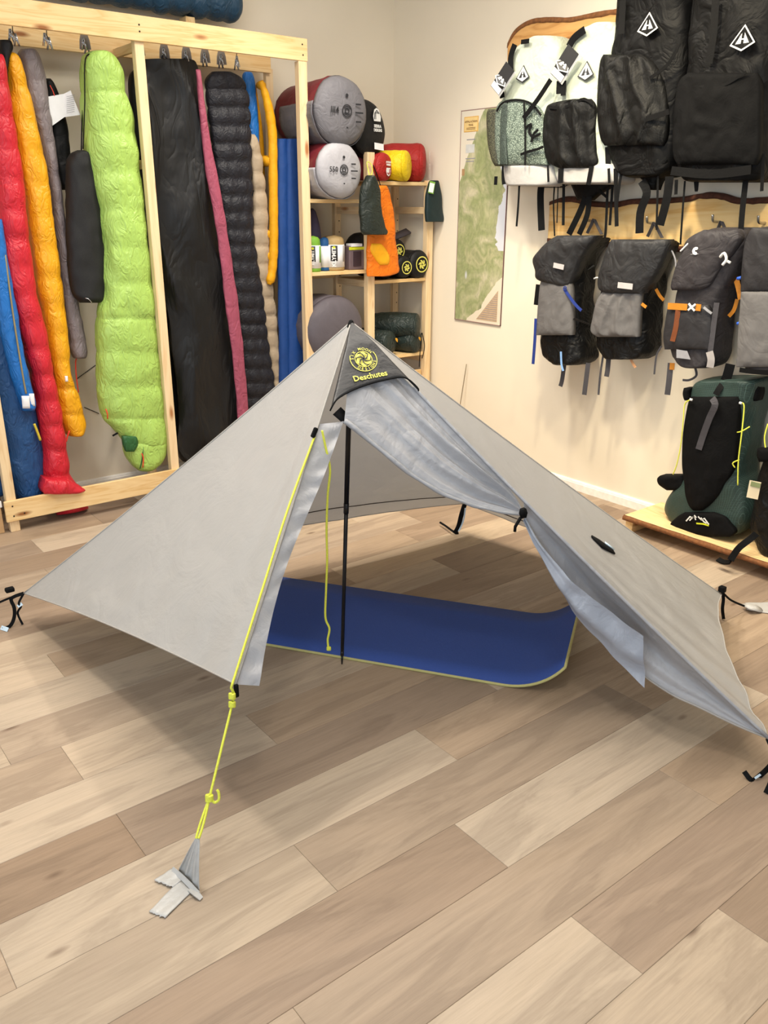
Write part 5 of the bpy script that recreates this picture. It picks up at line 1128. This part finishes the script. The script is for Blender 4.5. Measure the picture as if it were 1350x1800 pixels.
# white pack two
t = pack('white backpack with a black front pocket beside the first white pack', 1010, 310, XF, G_TOP)
body(t, 'body', [(36, 1050, 1070), (44, 1030, 1078), (56, 1005, 1082), (75, 988, 1082), (105, 976, 1080), (150, 968, 1074), (200, 960, 1068), (260, 960, 1066), (305, 966, 1072), (322, 974, 1066)], XF, 3.575, M_WPACK, seed=11, wr=.010)
body(t, 'base', [(284, 964, 1072), (300, 966, 1078), (316, 968, 1078), (324, 976, 1070)], XF - .006, 3.572, M_WBASE, seed=12, wr=.006, n=20, endround=.2)
pillow('front_pocket', [(174, 1008, 1040), (182, 970, 1046), (195, 960, 1048), (230, 955, 1047), (265, 957, 1048), (286, 966, 1050), (296, 985, 1040)], PX(XF), .03, M_BGRID, t, off=.006, seed=13, wr=.007, folds=.006)
strap_px(t, [(965, 188), (985, 190), (1005, 184), (1025, 174), (1042, 182)], XF - .03, .012, name='pocket_binding')
strap_px(t, [(1028, 52), (1010, 66), (1000, 82)], XF - .025, .032, name='roll_top_strap'); strap_px(t, [(984, 142), (983, 165)], XF - .03, .030, name='roll_top_strap'); strap_px(t, [(991, 142), (990, 168)], XF - .032, .024, name='roll_top_strap')
tagcard(t, PX(XF - .06).at(992, 112), PX(XF - .06).at(1006, 88) - PX(XF - .06).at(980, 130), cn, .080, .145)
kite(t, PX(XF - .012).at(1030, 126), (-1, 0, .05), (0, -1, 0), .074, M_PRB, M_PRW, M_PRB)
for p, w in (([(963, 290), (964, 320)], .010), ([(986, 296), (985, 322)], .026), ([(1040, 292), (1034, 325)], .022), ([(1070, 296), (1071, 322)], .012)): strap_px(t, p, XF - .012, w)
pillow('hip_belt', [(318, 938, 1000), (324, 946, 990), (330, 955, 982)], PX(XF + .1), .012, M_BPACK, t, back=.04, nu=10, nv=8)
pillow('hip_belt', [(316, 1000, 1082), (326, 1004, 1074), (340, 1010, 1050), (352, 1014, 1036)], PX(XF + .1), .014, M_BPACK, t, back=.04, nu=10, nv=8)
for p, w in (([(1030, 345), (1018, 375), (1000, 412)], .030), ([(1036, 345), (1032, 378), (1018, 412)], .026), ([(991, 322), (990, 396)], .014), ([(981, 326), (979, 392)], .005), ([(1068, 330), (1065, 400), (1063, 418)], .012), ([(1077, 322), (1072, 396)], .012), ([(1054, 336), (1066, 346)], .012)): strap_px(t, p, XF + .09, w)
# black pack one
t = pack('black backpack with ripstop front pocket, second from the right on the upper board', 1110, 300, XF, G_TOP)
body(t, 'body', [(-70, 1090, 1180), (-40, 1078, 1192), (0, 1074, 1198), (60, 1070, 1198), (110, 1064, 1196), (180, 1056, 1186), (240, 1052, 1180), (275, 1060, 1176), (300, 1072, 1166), (312, 1090, 1150)], XF - .01, 3.575, M_BPACK, seed=21, wr=.012)
pillow('front_pocket', [(96, 1062, 1130), (110, 1056, 1150), (150, 1052, 1168), (200, 1051, 1172), (240, 1056, 1170), (256, 1064, 1164)], PX(XF - .01), .035, M_BGRID, t, off=.006, seed=22, wr=.008, folds=.008)
strap_px(t, [(1194, 60), (1190, 85), (1172, 115), (1142, 138)], XF - .05, .014, name='compression_strap'); strap_px(t, [(1125, 212), (1150, 205), (1176, 196)], XF - .055, .022, name='compression_strap'); strap_px(t, [(1095, 0), (1092, 60)], XF - .03, .028, name='roll_top_strap')
kite(t, PX(XF - .045).at(1139, 44), (-1, 0, .05), (0, -1, 0), .080, M_PRW, M_BPACK, M_PRW)
for p, w in (([(1068, 258), (1069, 290)], .024), ([(1082, 296), (1084, 398)], .018), ([(1093, 300), (1088, 330), (1084, 362)], .012), ([(1128, 318), (1137, 340), (1126, 372), (1124, 410)], .036), ([(1157, 300), (1154, 404)], .009)): strap_px(t, p, XF + .02, w)
pillow('hip_belt', [(292, 1095, 1170), (305, 1115, 1165), (320, 1132, 1155), (334, 1134, 1150)], PX(XF + .06), .014, M_BPACK, t, back=.05, nu=10, nv=8)
# black pack two
t = pack('large black backpack hanging rightmost on the upper board', 1260, 310, XF, G_TOP)
body(t, 'body', [(-70, 1215, 1350), (-30, 1206, 1362), (0, 1204, 1362), (100, 1200, 1352), (160, 1190, 1342), (230, 1182, 1338), (285, 1180, 1334), (310, 1188, 1322), (320, 1200, 1310)], XF - .02, 3.575, M_BPACK, seed=31, wr=.014)
pillow('front_pocket', [(128, 1210, 1330), (150, 1192, 1336), (220, 1184, 1336), (270, 1184, 1334), (290, 1192, 1326)], PX(XF - .02), .03, fabric('black_stretch', (14, 14, 15), .8, .1, 14, .3, spec=.1), t, off=.004, seed=32, wr=.008)
strap_px(t, [(1258, 0), (1254, 60), (1246, 112)], XF - .05, .028, name='roll_top_strap'); strap_px(t, [(1230, 152), (1270, 150), (1300, 134), (1312, 126)], XF - .055, .010, name='pocket_binding')
kite(t, PX(XF - .05).at(1306, 68), (-1, 0, .05), (0, -1, 0), .082, M_PRW, M_BPACK, M_PRW)
strap_px(t, [(1180, 300), (1250, 306), (1320, 298)], XF - .03, .035, name='base_binding')
for p, w in (([(1177, 310), (1172, 350), (1160, 396)], .036), ([(1189, 316), (1188, 342)], .014), ([(1204, 318), (1200, 370), (1196, 430)], .008), ([(1222, 316), (1224, 336), (1226, 318)], .012), ([(1312, 306), (1305, 370), (1302, 412)], .022), ([(1342, 270), (1339, 336)], .013)): strap_px(t, p, XF + .02, w)
# lower row
M_CHB = fabric('charcoal_pack_nylon', (44, 44, 46), .55, .08, 14, .2, crumple=11, crst=.5); M_BLKP = fabric('black_pack_nylon', (12, 12, 13), .5, .18, 12, .3, spec=.25, crumple=14, crst=.7); M_GPKT = fabric('mid_grey_stretch', (104, 102, 102), .75, .05, 12, .2, crumple=8, crst=.35); M_GSTR = fabric('grey_webbing', (74, 72, 76), .7, spec=.15)
M_SLATE = fabric('slate_pack_nylon', (54, 51, 54), .6, .08, 14, .2, crumple=11, crst=.45); M_ORST = fabric('amber_webbing', (196, 126, 38), .6); M_BLST = fabric('blue_webbing', (34, 54, 128), .6); M_PLBL = plain('pale_logo_patch', (190, 184, 184), .6)
XL = 3.36
def loopt(t, px, py, X=3.51):
    a, b = PX(X).at(px - 12, py + 24), PX(X).at(px + 14, py + 26); c = PX(3.53).at(px, py); webbing('haul_loop', [a, a.lerp(c, .6), c, c.lerp(b, .5), b], .016, M_GSTR, t, n=(-.4, -1, 0))
t = pack('grey pocketed backpack with blue straps hanging leftmost on the lower board', 980, 640, XL, G_LOW)
body(t, 'body', [(418, 968, 1040), (432, 956, 1030), (470, 948, 1012), (520, 946, 1008), (580, 944, 1008), (615, 945, 1012), (632, 954, 1014), (644, 970, 1004)], XL + .01, 3.57, M_BLKP, seed=41, wr=.014, wf=11)
pillow('lid', [(414, 982, 1048), (424, 966, 1042), (440, 950, 1030), (456, 939, 1020), (475, 943, 1012), (492, 948, 1005), (504, 990, 1000)], PX(XL), .03, M_CHB, t, off=.012, back=.07, seed=42, wr=.006)
pillow('front_pocket', [(487, 956, 985), (500, 951, 1003), (540, 947, 1006), (575, 945, 1007), (589, 944, 1006)], PX(XL), .018, M_GPKT, t, off=.008, seed=43, wr=.003)
loopt(t, 1044, 386)
o = MB().ribbon([PX(XL - .05).at(973, 466), PX(XL - .05).at(991, 470)], .024, .002, WN).build('logo_patch', M_PLBL, None, False); adopt(t, o)
cordp('zip_pull', [PX(XL - .02).at(953, 462), PX(XL - .02).at(949, 484)], .004, M_PRW, t, 4)
strap_px(t, [(992, 508), (1000, 520), (1012, 536), (1022, 546)], XL - .02, .014, M_BLST, 'blue_strap'); ring_print(t, PX(XL - .025).at(993, 507), WN, (0, -1, 0), .006, .011, M_BLST, 'blue_ring')
strap_px(t, [(942, 560), (940, 600), (937, 640)], XL, .016, M_BLST, 'blue_strap'); strap_px(t, [(946, 500), (942, 536)], XL - .005, .024, M_BSTR, 'black_tag')
strap_px(t, [(986, 618), (987, 640), (990, 652)], XL - .01, .010, plain('pale_blue_cord', (130, 170, 220), .5), 'blue_loop')
for p, w in (([(992, 640), (988, 668), (985, 679)], .022), ([(1034, 638), (1030, 670), (1027, 694)], .024)): strap_px(t, p, XL + .06, w, M_GSTR)
for sgn, pts in ((0, [(1006, 468), (1018, 480), (1044, 466)]), (1, [(1008, 560), (1025, 566), (1040, 572)])): strap_px(t, pts, XL + .0, .010, M_CHB, 'side_strap', x2=3.5)
cordp('white_loop', [PX(XL + .05).at(1044, 490), PX(XL + .05).at(1052, 488), PX(XL + .05).at(1058, 498)], .004, M_PRW, t, 6)
t = pack('grey backpack with a drooping charcoal lid, second on the lower board', 1085, 635, XL, G_LOW)
body(t, 'body', [(424, 1072, 1160), (450, 1062, 1150), (500, 1050, 1135), (560, 1043, 1128), (600, 1042, 1126), (622, 1048, 1124), (634, 1062, 1114)], XL + .01, 3.57, M_BLKP, seed=51, wr=.014, wf=11)
pillow('lid', [(421, 1078, 1172), (432, 1072, 1174), (460, 1062, 1164), (490, 1054, 1148), (508, 1056, 1134), (516, 1070, 1130)], PX(XL), .03, M_CHB, t, off=.014, back=.07, seed=52, wr=.006)
pillow('front_pocket', [(511, 1062, 1128), (530, 1050, 1126), (560, 1043, 1124), (582, 1040, 1123), (592, 1052, 1122)], PX(XL), .024, M_GPKT, t, off=.008, seed=53, wr=.004, folds=.005)
loopt(t, 1150, 392)
o = MB().ribbon([PX(XL - .052).at(1086, 501), PX(XL - .052).at(1112, 504)], .026, .002, WN).build('logo_patch', M_PLBL, None, False); adopt(t, o)
strap_px(t, [(1153, 508), (1160, 520), (1167, 528)], XL + .08, .014, M_ORST, 'amber_strap'); strap_px(t, [(1128, 534), (1136, 540)], XL - .0, .014, M_ORST, 'amber_strap')
cordp('side_cord', [PX(3.40).at(1167, 430), PX(3.4).at(1180, 440), PX(3.40).at(1187, 456), PX(3.40).at(1188, 470)], .004, M_PRINTG, t)
for p, w, mt in (([(1070, 626), (1068, 650), (1066, 662)], .024, M_GSTR), ([(1060, 626), (1055, 660), (1052, 694)], .010, M_GSTR), ([(1107, 622), (1110, 634), (1117, 646)], .012, fabric('peach_webbing', (214, 160, 116), .6)), ([(1163, 608), (1154, 625), (1150, 658)], .008, M_GSTR)): strap_px(t, p, XL + .05, w, mt)
t = pack('dark slate backpack with amber straps, third on the lower board', 1215, 640, XL, G_LOW)
body(t, 'body', [(400, 1248, 1300), (410, 1228, 1306), (425, 1212, 1306), (445, 1200, 1298), (480, 1188, 1280), (540, 1176, 1258), (590, 1170, 1252), (622, 1171, 1248), (640, 1182, 1242), (650, 1205, 1230)], XL, 3.57, M_SLATE, seed=61, wr=.008, wf=11)
pillow('lid', [(404, 1240, 1298), (420, 1212, 1302), (445, 1200, 1288), (470, 1190, 1268), (500, 1182, 1250), (510, 1184, 1232)], PX(XL), .022, M_SLATE, t, off=.012, back=.07, seed=62, wr=.004)
pillow('front_pocket', [(536, 1176, 1246), (560, 1172, 1252), (590, 1168, 1250), (614, 1170, 1246)], PX(XL), .016, fabric('dark_slate_nylon', (44, 43, 46), .6, .1, 14, .3), t, off=.008, seed=63, wr=.004)
loopt(t, 1268, 390)
strap_px(t, [(1174, 538), (1192, 539), (1208, 540)], XL - .03, .028, M_ORST, 'amber_strap'); strap_px(t, [(1223, 540), (1232, 541)], XL - .03, .028, M_ORST, 'amber_strap')
m = MB(); c = PX(XL - .036).at(1216, 540)
for s in (-1, 1): m.ribbon([c + V((0, .016, .014 * s)), c + V((-.002, 0, 0)), c + V((0, -.016, -.014 * s))], .008, .004, WN)
o = m.build('buckle', M_PRW, None, False); adopt(t, o)
strap_px(t, [(1280, 464), (1290, 480), (1298, 505), (1302, 526)], XL + .08, .022, M_ORST, 'amber_strap'); strap_px(t, [(1296, 526), (1290, 545), (1281, 556)], XL + .1, .016, M_ORST, 'amber_strap'); strap_px(t, [(1192, 545), (1188, 575), (1182, 600)], XL - .028, .022, fabric('rust_webbing', (120, 66, 34), .6), 'rust_strap')
cordp('pale_hook', [PX(XL - .04).at(1266, 452), PX(XL - .05).at(1273, 445), PX(XL - .05).at(1277, 456), PX(XL - .05).at(1270, 466)], .006, M_PRW, t, 10); cordp('pale_hook', [PX(XL - .045).at(1276, 458), PX(XL - .045).at(1284, 462)], .006, M_PRW, t, 4)
cordp('zip_pull', [PX(XL - .02).at(1210, 428), PX(XL - .02).at(1202, 436), PX(XL - .02).at(1196, 442)], .004, M_PRW, t, 6); cordp('zip_pull', [PX(XL + .06).at(1300, 416), PX(XL + .06).at(1306, 430)], .004, M_PRW, t, 4)
ring_print(t, PX(XL - .038).at(1223, 441), (-1, -.05, .1), (0, -1, 0), .004, .016, M_PRW, 'emblem', a0=.8, a1=5.4); o = MB().ribbon([PX(XL - .038).at(1214, 447), PX(XL - .038).at(1230, 446)], .002, .001, WN).build('wordmark', M_PRINTG, None, False); adopt(t, o)
o = mesh('reflective_patch', [PX(XL - .02).at(x, y) for x, y in ((1189, 614), (1208, 617), (1214, 632), (1189, 629))], [(0, 1, 2, 3)], M_PRINTG, None, False); adopt(t, o)
strap_px(t, [(1260, 532), (1256, 560), (1251, 600), (1248, 622)], XL - .004, .022, M_GSTR, 'daisy_chain'); strap_px(t, [(1247, 618), (1250, 632), (1248, 646)], XL - .01, .03, plain('pale_webbing', (160, 154, 152), .6), 'axe_loop')
o = MB().ribbon([PX(XL - .03).at(1237, 540), PX(XL - .026).at(1244, 546), PX(XL - .02).at(1251, 551)], .010, .001, (-.9, -.4, .1)).build('pale_wordmark', M_PRINTG, None, False); adopt(t, o)
for p, w, mt in (([(1179, 638), (1176, 670), (1173, 694)], .026, M_GSTR), ([(1182, 638), (1181, 650)], .022, M_ORST), ([(1222, 646), (1224, 660), (1212, 668), (1200, 668)], .010, M_GSTR)): strap_px(t, p, XL + .05, w, mt)
t = pack('grey backpack cut off at the right picture edge on the lower board', 1345, 640, XL, G_LOW)
body(t, 'body', [(398, 1330, 1420), (412, 1318, 1425), (440, 1308, 1420), (515, 1304, 1410), (600, 1299, 1400), (640, 1297, 1398), (654, 1306, 1390)], XL, 3.57, M_SLATE, seed=71, wr=.007, wf=11)
pillow('front_pocket', [(512, 1304, 1405), (530, 1303, 1404), (600, 1298, 1400), (645, 1296, 1398)], PX(XL), .018, M_GPKT, t, off=.008, seed=73, wr=.004)
pillow('lid', [(400, 1324, 1424), (425, 1312, 1420), (470, 1306, 1412), (512, 1304, 1406)], PX(XL), .018, fabric('dark_slate_nylon', (44, 43, 46), .6, .1, 14, .3), t, off=.010, back=.05, seed=74, wr=.004)
strap_px(t, [(1300, 650), (1330, 654), (1380, 656)], XL - .01, .02, M_BSTR, 'base_binding')
strap_px(t, [(1284, 640), (1278, 662), (1270, 680), (1268, 700)], XL + .04, .04, M_BSTR, 'hip_strap')
for y in (489, 568, 632): cordp('blue_buckle', [PX(XL + .02).at(1296, y + 1), PX(XL + .02).at(1303, y - 1)], .007, plain('bright_blue_plastic', (50, 96, 200), .4), t, 4)
# platform with packs
M_PLAT = wood('planed_platform_board', (244, 214, 160), (230, 190, 130), (170, 110, 60), axis=(.8, 5, 5)); 
plat = thing('low_platform', 'low pine slab platform with bark edge standing on the floor against the wall', 'platform', (3.42, 1.6, 0))
beam('slab', (3.445, 2.290, .0745), (3.445, .55, .0745), .31, .028, M_PLAT, plat, bev=.004)
def barkp():
    rr = []
    for i in range(60):
        y = lerp(2.292, .55, i / 59); k = nz((y * 9, 1, 2), 1.0)
        rr.append([V((3.291 + .006 * k, y, .0885)), V((3.279 + .008 * k, y, .080)), V((3.283 - .004 * k, y, .066)), V((3.292, y, .060))])
    return MB().loft(rr)
o = barkp().build('bark_edge', plain('brown_bark', (128, 82, 46), .9, var=.25, scale=60)); adopt(plat, o)
for y in (2.27, 1.45, .65):
    beam('foot', (3.31, y, .030), (3.59, y, .030), .04, .06, M_PINE, plat)
M_TEAL = fabric('dark_teal_ripstop', (42, 58, 54), .5, .12, 12, .35, ripstop=130); XG = 3.36; M_BST = fabric('black_stretch', (14, 14, 15), .8, .1, 14, .3, spec=.1)
t = thing('backpack', 'teal and black backpack standing on the low platform', 'backpack', tuple(PX(3.42).at(1240, 940)), 'packs on the platform')
body(t, 'body', [(668, 1226, 1316), (676, 1212, 1322), (690, 1206, 1320), (720, 1204, 1312), (780, 1200, 1300), (830, 1198, 1296), (850, 1186, 1300), (880, 1162, 1306), (905, 1156, 1306), (925, 1172, 1300), (940, 1205, 1290), (945, 1222, 1280)], XG, 3.60, M_TEAL, seed=81, wr=.010, wf=9, endround=.05, n=70)
pillow('front_panel', [(697, 1216, 1298), (712, 1210, 1300), (760, 1202, 1296), (810, 1200, 1292), (835, 1202, 1284), (850, 1204, 1274), (870, 1206, 1264), (888, 1212, 1248), (897, 1220, 1236)], PX(XG), .024, M_BST, t, off=.006, seed=82, wr=.004)
pillow('base_panel', [(900, 1205, 1255), (908, 1192, 1274), (922, 1180, 1284), (935, 1196, 1292), (943, 1240, 1285)], PX(XG), .016, M_BST, t, off=.008, seed=83, wr=.003)
pillow('hip_wing', [(836, 1160, 1198), (842, 1155, 1202), (852, 1158, 1204), (862, 1172, 1204)], PX(XG + .03), .02, M_BST, t, off=.0, back=.05, seed=84, wr=.006)
pillow('side_pocket', [(676, 1310, 1332), (690, 1306, 1334), (705, 1306, 1330)], PX(XG + .05), .014, M_BST, t, back=.05, nu=8, nv=8); pillow('side_pocket', [(682, 1202, 1214), (692, 1200, 1212), (704, 1203, 1212)], PX(XG + .01), .012, M_BST, t, back=.05, nu=8, nv=8)
webbing('top_strap', [PX(XG - .05).at(1252, 700), PX(XG - .06).at(1257, 712), PX(XG - .05).at(1247, 735), PX(XG - .04).at(1236, 765), PX(XG - .04).at(1228, 790)], .028, M_GSTR, t, n=(-1, -.3, .1))
webbing('top_strap', [PX(XG - .02).at(1258, 694), PX(XG - .0).at(1268, 678), PX(XG + .05).at(1280, 664)], .026, M_BSTR, t, n=(-1, -.3, .1))
cordp('yellow_cord', [PX(XG - .03).at(1216, 702), PX(XG - .02).at(1204, 710), PX(XG - .02).at(1201, 740), PX(XG - .01).at(1197, 780), PX(XG - .01).at(1190, 815), PX(XG - .01).at(1183, 834)], .003, M_CORDY, t, 24); cordp('yellow_cord', [PX(XG - .03).at(1303, 708), PX(XG - .03).at(1308, 715), PX(XG - .04).at(1304, 760), PX(XG - .04).at(1298, 810), PX(XG - .04).at(1297, 853)], .003, M_CORDY, t, 24)
cordp('yellow_cord', [PX(XG - .03).at(1318, 750), PX(XG - .04).at(1304, 758), PX(XG - .03).at(1296, 760)], .003, M_CORDY, t, 8); cordp('yellow_cord', [PX(XG - .035).at(1300, 808), PX(XG - .04).at(1288, 814), PX(XG - .035).at(1292, 822)], .003, M_CORDY, t, 8)
for x, y in ((1215, 702), (1302, 708)): cordp('cord_lock', [PX(XG - .035).at(x - 2, y), PX(XG - .035).at(x + 2, y + 1)], .006, M_PRW, t, 3)
m = MB()
for pts in (((1206, 916), (1213, 908), (1218, 911)), ((1212, 915), (1220, 907), (1223, 914)), ((1227, 908), (1233, 914), (1238, 911), (1246, 922)), ((1218, 909), (1221, 906), (1224, 910)), ((1232, 910), (1237, 917), (1242, 920))): m.ribbon([PX(XG - .03).at(*p) for p in pts], .006, .001, WN)
o = m.build('mountain_print', M_PRW, None, False); adopt(t, o)
o = MB().ribbon([PX(XG - .03).at(1224, 920), PX(XG - .03).at(1236, 921), PX(XG - .03).at(1246, 924)], .007, .001, WN).build('lime_print_mark', plain('lime_print', (206, 214, 40), .6), None, False); adopt(t, o)
t = thing('backpack', 'black backpack with a paper tag cut off at the right edge on the platform', 'backpack', tuple(PX(3.40).at(1340, 980)), 'packs on the platform')
body(t, 'body', [(786, 1345, 1420), (800, 1336, 1425), (840, 1322, 1430), (890, 1312, 1440), (930, 1308, 1445), (965, 1318, 1440), (982, 1336, 1420)], 3.33, 3.60, M_BLKP, seed=91, wr=.012, wf=9)
pillow('top_flap', [(788, 1332, 1360), (800, 1330, 1362), (812, 1334, 1360)], PX(3.32), .01, M_BST, t, back=.03, nu=8, nv=6)
o = MB().ribbon([PX(3.295).at(1328, 846), PX(3.295).at(1322, 876)], .046, .002, (-1, -.3, 0)).build('paper_tag', plain('cream_tag', (222, 208, 176), .7), None, False); adopt(t, o)
o = MB().ribbon([PX(3.293).at(1329, 848), PX(3.293).at(1327, 856)], .038, .002, (-1, -.3, 0)).build('tag_print', plain('olive_print', (130, 140, 96), .7), None, False); adopt(t, o)
webbing('hip_strap', [PX(3.33).at(1330, 938), PX(3.29).at(1318, 948), PX(3.262).at(1300, 962), PX(3.25).at(1290, 975), PX(3.24).at(1284, 985)], .028, M_BSTR, t, n=(-1, -.4, .4)); webbing('buckle', [PX(3.25).at(1262, 983), PX(3.245).at(1272, 988), PX(3.24).at(1284, 988)], .024, M_BLK, t, n=(-.5, -.3, 1), th=.008)
cordp('yellow_cord', [PX(3.36).at(1350, 745), PX(3.35).at(1344, 768), PX(3.34).at(1346, 790)], .003, M_CORDY, t, 10)
# thin reed leaning at the wall behind the tent
reed = thing('thin_rod', 'thin pale rod leaning on the wall behind the right tent slope', 'rod', tuple(PX(3.58).at(792, 830)))
cordp('shaft', [PX(3.55).at(799, 770), PX(3.57).at(809, 710), PX(3.60).at(820, 640)], .0028, plain('straw_rod', (120, 104, 76), .6), reed, 8)
# thin dark lines on the rack wall
for lab, pts in (('thin dark line slanting on the wall left of the lime bag', [(134, 667), (150, 655), (168, 642)]), ('thin dark line on the wall behind the yellow bag', [(148, 716), (160, 721), (174, 727)])):
    w_ = thing('thin_dark_line', lab, 'cord', tuple(PY(4.515).at(*pts[0])), 'thin dark lines on the rack wall'); cordp('cord', [PY(4.516).at(*p) for p in pts], .002, M_WIRE, w_, 8)
